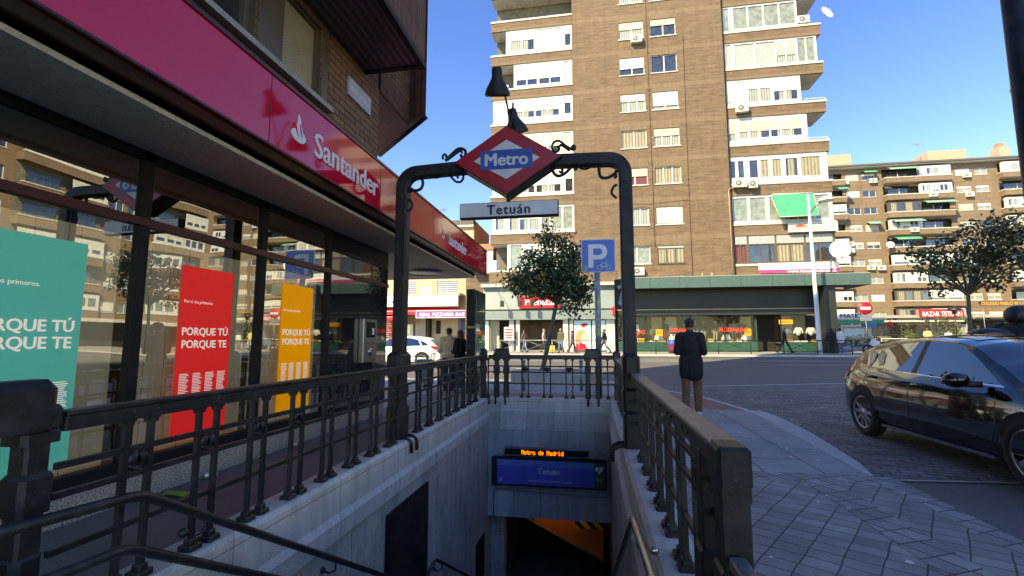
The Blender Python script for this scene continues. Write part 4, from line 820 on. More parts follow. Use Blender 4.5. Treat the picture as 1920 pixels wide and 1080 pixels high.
mb.mat('sign_red').xz([(-1.38, .62), (-1.3, 1.1), (-1.0, 1.24), (-.62, 1.1), (-.35, .62)], 37.538, 37.543).xz([(-.98, 2.6), (-.7, 2.75), (-.3, 2.66), (-.55, 2.5), (-.7, 2.35)], 37.543, 37.548); mb.build('portrait', t)
t = thing('shop_poster', 'pale cyan poster with red lettering beside the shop doorway pillar', 'poster', (.4, 37.55, .6))
MB('cyan_poster').box(-.06, 37.55, .6, .95, 37.6, 2.95).mat('sign_red').box(.1, 37.545, 1.95, .8, 37.55, 2.05).box(.15, 37.545, 1.3, .7, 37.55, 1.42).box(.15, 37.545, 2.2, .5, 37.55, 2.27).build('sheet', t)
MB('cyan_poster').box(-8.75, 37.5, .6, -8.3, 37.6, 2.95).build('shop_poster_panel', TW)
for i, x in enumerate((-7.35, -5.95, -5.0)):
    t = thing('shop_spot', 'black spot lamp on a thin arm over the grey green shop front', 'lamp', (x, 37.4, 5.6), 'spot lamps over the grey green shop front')
    MB('black_iron').tube([(x - .5, 37.5, 5.72), (x - .1, 36.9, 5.3), (x + .35, 36.4, 4.45)], .018, 6).build('arm', t); MB('black_iron').bbox(x + .22, 36.3, 4.0, x + .52, 36.5, 4.48, .05).build('head', t)
t = thing('a_board', 'white pavement sign with red print on a stand by the shop entrance', 'sign', (-6.0, 36.4, .5))
MB('white_paint').box(-6.95, 37.1, 1.35, -6.15, 37.14, 2.45).build('panel', t); mb = MB('sign_red')
for r_ in range(4): mb.box(-6.85, 37.09, 1.55 + r_ * .21, -6.3 + .06 * (r_ % 2), 37.1, 1.65 + r_ * .21)
mb.build('print', t); MB('galvanised').tube([(-6.55, 37.12, .5), (-6.55, 37.12, 1.35)], .03, 8).box(-6.9, 36.95, .5, -6.2, 37.3, .53).build('stand', t)
t = thing('wall_sign', 'small red box sign projecting between the two shop fronts', 'sign', (1.75, 37, 3.2)); MB('sign_red').bbox(1.50, 36.5, 3.35, 1.66, 37.3, 3.95, .02).build('box', t)
# ---- clothes shop under the green canopy
CN = MB('fascia_green').box(1.9, 36.0, 5.22, 18.9, 36.12, 6.02).box(18.78, 36.12, 5.22, 18.9, 39.5, 6.02).mat('shop_dark').box(1.9, 36.12, 5.24, 18.78, 38.0, 5.34).mat('concrete').box(1.9, 36.0, 6.02, 18.9, 38.0, 6.06)
CN = CN.build('canopy', TW)
mb = MB('dark_frame')
for x in (4.2, 6.3, 8.4, 10.5, 12.6, 14.7): mb.box(x, 35.997, 5.22, x + .02, 36.0, 6.02)
mb.build('panel_joint', CN)
MB('shop_dark').box(1.9, 37.9, 3.78, 16.7, 37.99, 5.24).box(1.9, 37.55, 3.28, 16.7, 37.96, 3.68).mat('yellow_trim').box(1.9, 37.53, 3.68, 16.7, 37.96, 3.76).build('shop_band', TW)
MB('shop_green').box(1.9, 37.85, .5, 11.9, 38.0, 1.28).box(13.7, 37.85, .5, 16.6, 38.0, 1.28).build('shop_base', TW)
mb = MB('shop_dark')
for x in (1.9, 4.0, 7.3, 9.7, 11.8, 13.6, 16.4): mb.box(x, 37.86, 1.28, x + .1, 38.0, 3.28)
mb.mat('shop_green').box(11.9, 37.87, .5, 11.99, 38, 3.0).box(13.6, 37.87, .5, 13.7, 38, 3.0); mb.build('shop_frame', TW)
for a, b in ((2.0, 4.0), (4.1, 7.3), (7.4, 9.7), (9.8, 11.8), (13.7, 16.4)): MB('shop_glass').add([(a, 37.93, 1.28), (b, 37.93, 1.28), (b, 37.93, 3.28), (a, 37.93, 3.28)], [(0, 1, 2, 3)]).build('shop_pane', TW)
mb = MB('shop_warm').box(1.9, 39.4, .5, 11.8, 39.45, 3.3).box(13.7, 39.4, .5, 16.6, 39.45, 3.3).mat('dark_room').box(11.8, 39.3, .5, 13.7, 39.4, 3.3).mat('shadow_room').box(1.9, 38.0, 1.18, 11.9, 39.4, 1.24).box(13.7, 38.0, 1.18, 16.6, 39.4, 1.24)
for x, m in ((3.2, 'shop_dark'), (4.6, 'yellow_trim'), (5.7, 'beige_render'), (7.0, 'shop_dark'), (11.2, 'yellow_trim'), (14.1, 'terracotta'), (15.9, 'shop_dark')): mb.mat(m).box(x, 39.2, 1.25, x + .8, 39.38, 3.25)
mb.build('shop_interior', TW)
MB('shop_dark').box(16.0, 36.3, .5, 16.75, 37.9, 5.22).build('corner_pillar', TW)
MB('white_render').box(11.9, 37.4, .5, 13.7, 39, .52).build('doorstep', TW)
def sale(label, body, x, z, w, h, m='sale_red', y=37.88):
    t = thing('window_lettering', label, 'sign', (x, y, z)); text(body, (x, y, z), (1, 0, 0), (0, 0, 1), m, w=w, h=h, bold=.03, parent=t, ext=.02)
sale('red sale lettering in the leftmost clothes shop window', 'REBAJAS', 3.15, 1.98, 1.6, .38); sale('red sale lettering behind the man in the black coat', 'REBAJAS', 6.5, 2.12, 1.5, .38); sale('red sale lettering in the clothes shop window left of the doorway', 'REBAJAS', 10.35, 2.15, 2.0, .40)
for i, (x, z, w, h, m, l) in enumerate(((5.0, 1.98, .5, .5, 'sale_orange', 'small orange square card beside a mannequin in the shop window'), (11.35, 2.0, .45, .5, 'sale_orange', 'orange square card at the right end of the sale window'), (14.0, 2.75, .95, .34, 'sale_orange', 'wide orange card in the window right of the shop doorway'), (3.6, 1.42, .5, .3, 'sale_orange', 'orange price card low in the leftmost shop window'))):
    t = thing('price_card', l, 'card', (x, 37.9, z)); MB(m).box(x - w / 2, 37.87, z - h / 2, x + w / 2, 37.9, z + h / 2).build('card', t); text('50' if w < .6 else 'OFERTAS', (x, 37.87, z), (1, 0, 0), (0, 0, 1), 'sign_red', w=w * .7, parent=t, ext=.004)
# ---- awning, boards, banner, dishes, air conditioners on the tower
t = thing('green_awning', 'big bright green awning lowered over the glazed balcony beside the street lamp', 'awning', (15, 37.9, 12.3))
MB('green_awning').add([(13.62, 37.88, 12.36), (16.44, 37.88, 12.36), (16.46, 37.25, 10.52), (13.84, 37.25, 10.52), (13.62, 37.90, 12.36), (16.44, 37.90, 12.36), (16.46, 37.27, 10.52), (13.84, 37.27, 10.52)], [(0, 3, 2, 1), (4, 5, 6, 7), (0, 1, 5, 4), (2, 3, 7, 6), (1, 2, 6, 5), (3, 0, 4, 7)]).build('fabric', t)
MB('white_paint').tube([(13.6, 37.9, 12.40), (16.46, 37.9, 12.40)], .05, 8).tube([(13.56, 37.98, 12.3), (13.8, 37.25, 10.5)], .025, 6).tube([(16.52, 37.98, 12.3), (16.5, 37.25, 10.5)], .025, 6).tube([(13.82, 37.25, 10.5), (16.5, 37.25, 10.5)], .03, 6).build('frame', t)
t = thing('sign_board', 'white sign board with a red roof symbol on the brick below the green awning', 'sign', (16.2, 37.9, 9.8))
MB('white_paint').bbox(14.55, 37.70, 9.42, 17.9, 37.92, 10.14, .02).build('board', t); MB('sale_red').xz([(14.85, 9.80), (15.35, 10.02), (15.85, 9.80)], 37.68, 37.70).build('roof_symbol', t)
text('INMOBILIARIA', (15.35, 37.70, 9.68), (1, 0, 0), (0, 0, 1), 'sale_red', w=1.2, parent=t, ext=.005)
mb = MB('galvanised'); rr = random.Random(3)
for r_ in range(4): mb.box(16.1, 37.693, 9.54 + r_ * .13, 16.1 + rr.uniform(1.3, 1.7), 37.70, 9.58 + r_ * .13)
mb.build('small_print', t)
t = thing('banner', 'long white and pink banner lying above the green shop canopy', 'banner', (15, 37.8, 6.7))
MB('lettering_white').box(12.3, 37.70, 6.62, 17.75, 37.73, 7.12).mat('magenta').box(12.3, 37.70, 6.36, 17.75, 37.73, 6.62).build('cloth', t)
kw = dict(right=(1, 0, 0), up=(0, 0, 1), parent=t, ext=.006)
text('house & kids', (13.05, 37.70, 6.87), m='lettering_black', w=1.35, **kw); text('www.houseandkids.es', (15.9, 37.70, 6.49), m='lettering_white', w=3.3, **kw); text('AGENCIA DE SERVICIO EN HOGAR', (15.6, 37.70, 6.9), m='grey_blind', w=3.2, **kw)
def dish(label, c, r, face=(-.25, -.95, .25), arm=None):
    t = thing('satellite_dish', label, 'satellite dish', c); f = Vector(face).normalized(); q = f.to_track_quat('Z', 'Y'); C_ = Vector(c)
    mb = MB('dish_white').lathe([(0, 0), (r * .5, r * .06), (r * .85, r * .16), (r, r * .23), (r * 1.01, r * .21), (r * .85, r * .13), (r * .5, r * .03), (0, -.03)], (0, 0, 0), 22)
    mb.v = [tuple(q @ Vector(v) + C_) for v in mb.v]; mb.build('reflector', t)
    MB('galvanised').tube([tuple(C_ + q @ Vector((0, -r, r * .2))), tuple(C_ + f * r * .75)], .018, 6).ball(tuple(C_ + f * r * .75), .05).build('feed_arm', t)
    MB('galvanised').tube([c, tuple(C_ - f * .25), tuple(C_ - f * .25 + Vector(arm or (0, .3, -.5)))], .03, 6).build('mount', t); return t
dish('white satellite dish at the corner of the balcony near the top of the tower', (18.25, 37.8, 26.55), .55, (.45, -.85, .3), (-.3, .1, -.4))
dish('large white satellite dish above the right end of the pink banner', (17.55, 37.0, 7.85), .66, (-.2, -.96, .1), (0, .9, -.5))
def ac(name_label, c, w=.85, h=.6, d=.34, group='air conditioners on the facades'):
    x, y, z = c; t = thing('air_conditioner', name_label, 'air conditioner', c, group)
    MB('ac_white').bbox(x - w / 2, y - d, z, x + w / 2, y, z + h, .025).build('case', t)
    g = MB('ac_grille').lathe([(0, -.004), (h * .36, -.004), (h * .38, .0)], (x - w * .12, y - d - .004, z + h / 2), 16, 'y'); g.mat('ac_white').lathe([(0, -.012), (h * .12, -.012), (h * .13, .0)], (x - w * .12, y - d - .004, z + h / 2), 10, 'y'); g.build('fan', t)
    MB('galvanised').box(x - w * .38, y - d, z - .05, x - w * .34, y + .05, z).box(x + w * .34, y - d, z - .05, x + w * .38, y + .05, z).build('bracket', t); return t
for l, c in (('air conditioner hanging below the twin windows near the top of the tower', (3.95, 37.80, 25.62)), ('air conditioner on the white balcony parapet of the fourth visible storey', (11.75, 37.90, 19.05)), ('large air conditioner at the left end of the long white glazed balcony', (11.3, 37.90, 13.05)),
             ('small air conditioner beside a larger one below the white glazed balcony', (12.25, 37.92, 12.95)), ('air conditioner with round fan just above the green canopy by the arch post', (3.55, 37.80, 6.42)), ('air conditioner on the open terrace beside the upper satellite dish', (16.75, 38.4, 26.2))):
    ac(l, c, 1.0 if 'large air' in l else .6 if l.startswith('small') else .9)
ac('air conditioner standing on the open terrace end behind the bell lamp', (-7.3, 38.9, 22.95))
# ---- beige block on the left with clinic and bar
LB = thing('beige_block', 'low beige rendered block with shop awnings and a brick gable', 'building', (-20, 46, .5)); LF = FACE_Y(42)
wl = [(-17.9, -16.26, 5.6, 6.98), (-14.18, -12.22, 5.6, 6.92), (-14.2, -12.2, 8.9, 10.6), (-18, -16.2, 8.9, 10.6), (-22.5, -20.5, 5.6, 7)]
mb = MB(); holes(mb, LF, -24, -10.75, 3.9, 11.85, wl, .15, 'beige_render'); mb.mat('beige_render').box(-24, 42.4, .5, -10.8, 48.6, 11.85); mb.build('wall', LB)
MB('terracotta').box(-10.78, 42.02, .5, -10.70, 48.5, 12.55).build('brick_gable', LB); MB('white_render').box(-24, 41.75, 11.85, -10.72, 42.4, 12.1).mat('roof_edge').box(-24, 41.7, 12.1, -10.70, 42.5, 12.5).build('cornice', LB)
MB('concrete').add([(-24, 42.4, 12.5), (-10.72, 42.4, 12.5), (-11.6, 46, 13.5), (-24, 46, 13.5), (-24, 46.3, 12), (-10.75, 48.6, 10.3)], [(0, 1, 2, 3), (1, 5, 2)]).build('roof', LB)
for a, b, c, d in wl:
    w = window(LB, LF, a, b, c, d, 2, 0, depth=.14); mb = MB('white_paint')
    for k in range(7): bx3(mb, LF, a + .05, b - .05, c + .12 + k * .19, c + .22 + k * .19, .02, .05)
    mb.build('bars', w)
MB('white_paint').box(-15.7, 41.95, 5.6, -14.7, 42.05, 6.3).build('wall_vent', LB)
MB('concrete').box(-26, 40.6, 5.38, -11.6, 42, 5.6).build('ledge', LB)
t = thing('clinic_sign', 'white clinic sign with blue lettering above the red awnings', 'sign', (-15, 40.6, 5)); MB('lettering_white').bbox(-25, 40.5, 4.42, -11.75, 40.9, 5.38, .02).build('board', t); MB('sky_blue').box(-17.2, 40.495, 4.6, -12.1, 40.5, 4.63).build('line', t)
text('URGENCIAS', (-14.15, 40.5, 5.06), (1, 0, 0), (0, 0, 1), 'station_blue', w=2.2, parent=t, ext=.01); text('SANTA ELENA', (-14.6, 40.5, 4.80), (1, 0, 0), (0, 0, 1), 'station_blue', w=1.1, parent=t, ext=.01)
text('MONTAMBU', (-17.6, 40.5, 4.88), (1, 0, 0), (0, 0, 1), 'station_blue', w=2.4, bold=.02, parent=t, ext=.01)
def awn(label, x0, x1, z0, z1, y0, y1, m, rag=False):
    t = thing('shop_awning', label, 'awning', ((x0 + x1) / 2, y1, z1)); MB(m).add([(x0, y0, z0), (x1, y0, z0), (x1, y1, z1), (x0, y1, z1), (x0, y0, z0 - .3), (x1, y0, z0 - .3)], [(0, 1, 2, 3), (4, 5, 1, 0)]).build('fabric', t); MB('white_paint').tube([(x0, y0, z0), (x1, y0, z0)], .03, 6).build('bar', t); return t
awn('long red awning under the white clinic sign', -25, -11.9, 3.95, 4.38, 39.6, 41.9, 'sign_red'); awn('red awning with white writing at the left behind the arch post', -20.5, -16.0, 3.45, 3.9, 39.4, 41.5, 'sign_red')
t = thing('bar_sign', 'magenta red bar sign with slanted white capitals', 'sign', (-13.5, 39.4, 3.6)); MB('lettering_white').box(-15.2, 39.38, 3.32, -10.5, 39.6, 3.98).build('frame', t); MB('magenta').box(-15.14, 39.365, 3.38, -10.56, 39.38, 3.92).build('panel', t)
text('REAL PIZZARÍA BAR', (-12.85, 39.365, 3.66), (1, 0, 0), (0, 0, 1), 'lettering_white', w=4.1, h=.40, bold=.025, shear=.2, parent=t, ext=.01)
mb = MB('beige_render').box(-15.0, 42.3, .5, -12.2, 42.38, 3.9).mat('shadow_room').box(-12.2, 42.3, .5, -10.8, 42.38, 3.9).mat('white_paint').box(-18.2, 41.8, .5, -16.4, 42.1, 2.9).mat('pane').box(-18.0, 41.75, 2.0, -16.6, 41.8, 2.8).mat('concrete').box(-16.2, 41.9, .5, -15.2, 42.38, 3.9).mat('beige_render').box(-24, 42.2, .5, -18.2, 42.38, 3.9).mat('dark_frame').box(-14.9, 41.8, .5, -14.75, 42.3, 3.9).box(-14.3, 42.2, 2.0, -13.9, 42.29, 3.2); mb.build('ground_floor', LB)
MB('traffic_blue').box(-12.0, 42.2, 2.2, -11.9, 42.28, 3.7).box(-12.0, 42.2, 2.15, -10.95, 42.28, 2.3).box(-11.9, 42.2, 2.9, -11.2, 42.28, 3.0).build('blue_frame', LB)
t = thing('menu_board', 'red and orange menu panel with white rows seen left of the arch post', 'sign', (-19.2, 41.8, 2)); mb = MB('sale_red').box(-19.6, 41.85, 1.4, -18.3, 41.9, 3.4).mat('lettering_white')
for k in range(9): mb.box(-19.5, 41.84, 1.5 + k * .2, -18.5 - .1 * (k % 3), 41.85, 1.58 + k * .2)
mb.build('panel', t)
def antenna(label, c, h):
    t = thing('tv_antenna', label, 'antenna', c); x, y, z = c; mb = MB('galvanised').tube([c, (x, y, z + h)], .03, 6).tube([(x - 1.0, y, z + h + .1), (x + .3, y, z + h - .1)], .03, 6)
    for k in range(6): mb.tube([(x - .95 + k * .22, y, z + h + .1 - k * .03 - .28), (x - .95 + k * .22, y, z + h + .1 - k * .03 + .28)], .02, 5)
    mb.build('aerial', t)
antenna('rod aerial on the roof of the beige block against the sky', (-10.9, 44, 13.2), .95); antenna('short aerial at the left of the beige block roof', (-14.2, 43.5, 13.0), 1.2)

# ================================================================ long apartment block at the back right
BB = thing('apartment_block', 'long nine storey brick apartment block with balconies at the back', 'building', (58, 92, 1)); BF = FACE_Y(88.0); P_ = FACE_Y(87.0)
rng = random.Random(11); ZT = [29.85 - 2.98 * k for k in range(9)]
colw = [(43.5, 45.5), (46.0, 48.0), (60.1, 62.2), (62.85, 64.75)]
hs = [(a, b, z - 1.12, z) for z in ZT for a, b in colw] + [(49.1, 58.9, z - 1.15, z + .55) for z in ZT] + [(66.2, 71.5, z - 1.15, z + .55) for z in ZT] + [(38, 42.9, z - 1.2, z + .2) for z in ZT]
mb = MB(); holes(mb, BF, 36, 76, 5.4, 30.9, hs, .2, 'back_brick'); mb.mat('back_brick').box(36, 89.4, 1, 76, 100, 30.9); mb.build('wall', BB)
for a, b in ((42.95, 49.05), (58.95, 66.1)):
    mb = MB('tower_band')
    for z in ZT: bx3(mb, BF, a, b, z + .55, z + .95, -.008, .05)
    mb.build('brick_band', BB)
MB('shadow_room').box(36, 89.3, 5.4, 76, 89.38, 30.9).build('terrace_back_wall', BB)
MB('white_render').box(36, 87.2, 30.75, 72.2, 88.4, 30.95).mat('roof_edge').box(36, 86.9, 30.95, 72.3, 100, 31.25).build('roof_edge', BB)
for c_ in ((40.0, 90, 31.2, 45.6, 96, 34.2), (57.6, 90, 31.2, 63.4, 96, 33.9), (69.0, 91, 31.2, 70.6, 93, 34.4), (50.8, 91, 31.2, 53.6, 93, 32.2)): MB('chimney_clay').box(*c_).build('roof_house', BB)
for c_ in ((69.4, 91.5, 34.4, 70.2, 92.5, 35.2), (51.2, 91.3, 32.2, 51.9, 92.6, 32.8), (52.5, 91.3, 32.2, 53.2, 92.6, 32.8), (39.5, 97, 31.2, 43, 99, 39)): MB('terracotta').box(*c_).build('chimney', BB)
#.box(57.6, 90, 31.2, 63.4, 96, 33.9).box(69.0, 91, 31.2, 70.6, 93, 34.4).box(69.4, 91.5, 34.4, 70.2, 92.5, 35.2).box(50.8, 91, 31.2, 53.6, 93, 32.2).box(51.2, 91.3, 32.2, 51.9, 92.6, 32.8).box(52.5, 91.3, 32.2, 53.2, 92.6, 32.8).mat('terracotta').box(39.5, 97, 31.2, 43, 99, 39); mb.build('chimney', BB)
def bay_mix(b, T, u0, u1, z, kind, par_m='back_brick', depth=0):
    """one storey of a projecting balcony stack, `z` = window head"""
    if kind == 'white': gallery(b, T, u0 + .05, u1 - .05, z - 1.1, z + .5, [(.06, .30, .2, .8, 'c', 0, 2), (.40, .55, .08, .3, 'g', 0, 2), (.62, .86, .2, .8, 'g', 0, 2)], depth=depth + .05)
    elif kind == 'full': gallery(b, T, u0 + .05, u1 - .05, z - 1.1, z + .5, [(.05, .32, .05, .9, 'c', 0, 2), (.36, .64, .05, .9, 'b'), (.68, .95, .05, .9, 'g', .5, 2)], depth=depth + .05)
    elif kind == 'blind': gallery(b, T, u0 + .05, u1 - .05, z - 1.1, z + .5, [(.03, .48, .05, .95, 'g', .78, 1), (.52, .97, .05, .95, 'g', .78, 1)], depth=depth + .05)
    elif kind == 'brown': gallery(b, T, u0 + .05, u1 - .05, z - 1.1, z + .5, [(.03, .25, .05, .95, 'n'), (.28, .5, .05, .95, 'g'), (.53, .74, .05, .95, 'n'), (.77, .97, .05, .95, 'g')], 'brown_frame', depth=depth + .05)
    elif kind == 'blank': gallery(b, T, u0 + .05, u1 - .05, z - 1.1, z + .5, [(.25, .62, .15, .75, 'c', 0, 2)], depth=depth + .05)
    elif kind == 'open':
        mb = MB('pane'); bx3(mb, T, u0 + .8, u1 - 1.2, z - 1.0, z + .1, depth + 1.2, depth + 1.28); mb.mat('white_paint'); bx3(mb, T, (u0 + u1) / 2 - .05, (u0 + u1) / 2 + .05, z - 1.0, z + .1, depth + 1.15, depth + 1.2); mb.build('window', b)
KA = ['open', 'open', 'brown', 'white', 'open', 'blind', 'full', 'brown', 'brown']; KB = ['blank', 'white', 'open', 'open', 'open', 'full', 'open', 'blind', 'full']; KC = ['blank', 'open', 'white', 'full', 'brown', 'open', 'blind', 'open', 'brown']; KD = ['open', 'open', 'blind', 'open', 'full', 'blind', 'full', 'full', 'full']
for i, z in enumerate(ZT):
    balcony(BB, P_, 49.1, 58.95, z - 1.1, .95, 'back_brick', band=False, back=1.2); bay_mix(BB, P_, 49.15, 54.1, z, KA[i]); bay_mix(BB, P_, 54.15, 58.9, z, KB[i])
    balcony(BB, P_, 66.15, 71.6, z - 1.1, .95, 'back_brick', band=False, back=1.2); bay_mix(BB, P_, 66.2, 71.5, z, KC[i])
    balcony(BB, P_, 38, 43.0, z - 1.1, .95, 'back_brick', band=False, back=1.2); bay_mix(BB, P_, 38.1, 42.9, z, KD[i])
    for a, b in colw:
        r_ = rng.random(); window(BB, BF, a, b, z - 1.12, z, 2, .0 if r_ < .4 else rng.choice((.35, .5, .9)), rng.choice(('white_blind', 'cream_blind', 'white_blind')), 'white_paint', 'pane', .13, True, 'curtain' if rng.random() < .55 else None)
for i, (x0, x1, k) in enumerate(((41.4, 43.1, 1), (46.0, 48.0, 0), (49.4, 53.9, 0), (49.4, 53.9, 3), (54.3, 58.8, 2), (46.1, 48.1, 3), (49.6, 53.2, 4))):
    z = ZT[k]; labs = ('green awning at the far left of the back block, second storey from the top', 'green awning over a window under the roof of the back block', 'wide green awning on the top balcony of the back block', 'green awning over the white glazed balcony of the back block', 'pale green awning over the open balcony in the middle of the back block', 'small green awning over a window three storeys below the back block roof', 'green awning above the tree on the fifth storey from the top of the back block')
    t = thing('window_awning', labs[i], 'awning', ((x0 + x1) / 2, 87, z)); yb = 87.85 if x1 - x0 < 2.2 and k != 1 else 86.95
    MB('green_awning' if i in (0, 1, 6) else 'pale_awning').add([(x0, yb, z + .5), (x1, yb, z + .5), (x1, yb - .9, z + .05), (x0, yb - .9, z + .05), (x0, yb - .9, z - .1), (x1, yb - .9, z - .1)], [(0, 3, 2, 1), (3, 4, 5, 2)]).build('fabric', t); MB('white_paint').tube([(x0, yb - .9, z + .05), (x1, yb - .9, z + .05)], .03, 6).build('bar', t)
acs = [(47.6, 87.95, ZT[0] - 1.75), (61.6, 87.95, ZT[0] - 1.6), (61.7, 87.95, ZT[1] - 1.9), (51.0, 88.9, ZT[1] - .6), (55.8, 86.95, ZT[1] - 1.9), (52.6, 86.95, ZT[3] - 1.75), (43.3, 87.9, ZT[4] - .7), (43.3, 87.9, ZT[4] - 1.8), (46.2, 87.95, ZT[5] - 1.8), (47.8, 87.95, ZT[5] - 1.9), (48.2, 87.95, ZT[8] - 1.7), (52.2, 87.95, ZT[8] - 1.8), (40.3, 86.9, ZT[8] - 1.7), (43.2, 87.9, ZT[0] - 1.8)]
names = ['under a green awning below the roof', 'right of centre below the roof', 'second storey down right of the balconies', 'inside the dark open balcony', 'on the balcony parapet second storey down', 'under the white glazed balcony with green awning', 'upper of two beside the left windows', 'lower of two beside the left windows', 'under the left window above the green canopy', 'under a cream blind above the green canopy', 'over the shops right of the no entry sign', 'over the shops beside the bazaar sign', 'over the pharmacy at the left end', 'in the top left corner near the tower']
for c, n in zip(acs, names): ac('air conditioner on the back apartment block, ' + n, c, 1.1, .75, .4)
dish('white satellite dish on the back block beside a green awning', (48.7, 86.6, ZT[4] - .85), .55)
antenna('white aerial standing on the roof of the back block', (56.2, 90, 31.2), 4.2)
# ground floor shops of the back block
mb = MB('concrete').box(36, 86.3, 5.0, 76, 88, 5.45).mat('white_render').box(36, 86.2, 4.35, 58, 87.5, 4.6).mat('shadow_room').box(36, 88.2, 1, 76, 88.3, 5).mat('dark_room').box(59.2, 87.9, 1, 66, 88.0, 4.6).mat('shop_warm').box(48.5, 87.9, 1, 52, 88.0, 4.4).mat('concrete').box(58.0, 87.0, 1, 59.2, 88, 5); mb.build('ground_floor', BB)
t = thing('corner_kiosk', 'white kiosk shop with teal fascia behind the no entry sign', 'kiosk', (40, 62, .8))
MB('white_render').box(28.2, 60.4, .75, 31.3, 63, 2.9).mat('cyan_poster').box(28.5, 60.35, 1.9, 30.5, 60.4, 2.75).mat('white_paint').box(30.9, 60.3, .75, 31.2, 60.4, 2.9).build('wall', t); MB('shop_glass').box(28.4, 60.32, 1.0, 29.3, 60.35, 1.8).build('window', t)
MB('green_awning').box(27.6, 59.9, 3.3, 32.4, 60.3, 3.75).mat('fascia_green').box(27.6, 59.88, 2.95, 32.4, 60.3, 3.3).build('fascia', t); MB('white_paint').box(27.2, 59.8, 3.75, 32.6, 63, 3.95).build('roof', t)
text('woodland', (28.9, 59.88, 3.1), (1, 0, 0), (0, 0, 1), 'lettering_white', w=2.1, bold=.02, parent=t, ext=.02)
MB('traffic_blue').box(30.4, 59.85, 2.9, 31.6, 59.88, 3.4).build('blue_panel', t); MB('sale_red').lathe([(0, -.03), (.33, -.03), (.33, .03)], (33.0, 60, 3.2), 16, 'y').build('round_sign', t)
t = thing('shop_name_board', 'grey board with small black capitals above the teal kiosk', 'sign', (28.8, 61, 4.3)); MB('lettering_white').box(28.2, 60.9, 3.97, 30.9, 61.0, 4.42).build('board', t); text('MASKI', (29.5, 60.9, 4.2), (1, 0, 0), (0, 0, 1), 'lettering_black', w=2.2, bold=.02, parent=t, ext=.02)
t = thing('bazaar_sign', 'long red bazaar sign with white capitals behind the small trees', 'sign', (54.8, 86, 5.7)); MB('sign_red').bbox(51.7, 85.9, 5.05, 57.9, 86.2, 6.35, .03).build('board', t); text('BAZAR TETUÁN', (54.8, 85.9, 5.68), (1, 0, 0), (0, 0, 1), 'lettering_white', w=5.5, h=.95, bold=.02, parent=t, ext=.02)
t = thing('school_sign', 'dark school sign with yellow capitals right of the street tree', 'sign', (62.8, 86, 7.2)); MB('brown_frame').bbox(60.2, 85.9, 6.75, 65.4, 86.1, 7.55, .03).build('board', t); text('COLEGIO PABLO VI', (62.8, 85.9, 7.15), (1, 0, 0), (0, 0, 1), 'sale_orange', w=4.9, h=.5, bold=.02, parent=t, ext=.02); MB('galvanised').tube([(60.6, 86.05, 1), (60.6, 86.05, 6.8)], .06, 6).build('post', t)
# ---- block along the right side of the side street (what the bank windows mirror)
RB = thing('mirrored_block', 'brick apartment block with white balconies reflected in the bank windows', 'building', (50, 32, 0)); MX = FACE_MX(46.5); PX = FACE_MX(45.5)
ZR = [26.6 - 2.98 * k for k in range(8)]; us = [2, 16, 30, 44]
hs = []
for u in us:
    for z in ZR: hs += [(u + .6, u + 2.5, z - 1.2, z), (u + 3.1, u + 5.0, z - 1.2, z)]
mb = MB(); T = lambda u, d, z: MX(u, d, z)
holes(mb, T, 0, 58, 3.6, 28.5, hs, .2, 'back_brick'); mb.mat('back_brick').box(46.9, 0, 0, 58, 58, 28.5).mat('dark_room').box(46.6, 0, 0, 46.7, 58, 3.6).mat('white_render').box(45.2, 0, 3.3, 46.6, 58, 3.7).mat('roof_edge').box(45.8, -.2, 28.5, 58, 58.2, 28.9); mb.build('wall', RB)
fr = MB('white_paint'); gl = MB('pane'); bl = MB('white_blind'); pb = MB('back_brick'); cp = MB('white_render'); dk = MB('shadow_room')
for u in us:
    for z in ZR:
        for a, b in ((u + .6, u + 2.5), (u + 3.1, u + 5.0)):
            bx3(gl, T, a, b, z - 1.2, z, .14, .16); c = (a + b) / 2
            for p, q in ((a, a + .07), (c - .05, c + .05), (b - .07, b)): bx3(fr, T, p, q, z - 1.2, z, .08, .135)
            bx3(fr, T, a - .05, b + .05, z - 1.27, z - 1.2, -.06, .13)
            if rng.random() < .6: bx3(bl, T, a + .02, b - .02, z - rng.choice((.35, .6, 1.1)), z, .04, .075)
        a, b = u + 5.8, u + 13.6
        bx3(pb, PX, a, b, z - 2.05, z - 1.2, 0, 1.0); bx3(cp, PX, a - .05, b + .05, z - 1.2, z - 1.08, -.05, .2)
        for p, q in ((a, a + 3.9), (a + 3.95, b)):
            r_ = rng.random()
            if r_ < .55:
                hs2 = [(p + .3 + j * 1.15, p + 1.2 + j * 1.15, z - .75, z + .2) for j in range(3)]
                holes(fr, lambda u_, d, z_: PX(u_, d + .06, z_), p, q, z - 1.08, z + .6, hs2, .08, 'white_paint'); bx3(gl, PX, p + .1, q - .1, z - 1.0, z + .5, .16, .18)
                if rng.random() < .6:
                    for h_ in hs2: bx3(bl, PX, h_[0], h_[1], z - .35, z + .2, .08, .12)
            else: bx3(dk, PX, p, q, z - 1.08, z + .7, .9, .95); bx3(gl, PX, p + .8, q - .6, z - 1.05, z + .2, .84, .88)
for mb, n in ((fr, 'window_frame'), (gl, 'window_glass'), (bl, 'blind'), (pb, 'parapet'), (cp, 'coping'), (dk, 'terrace_back_wall')): tag(mb.build(n, RB), kind='stuff')
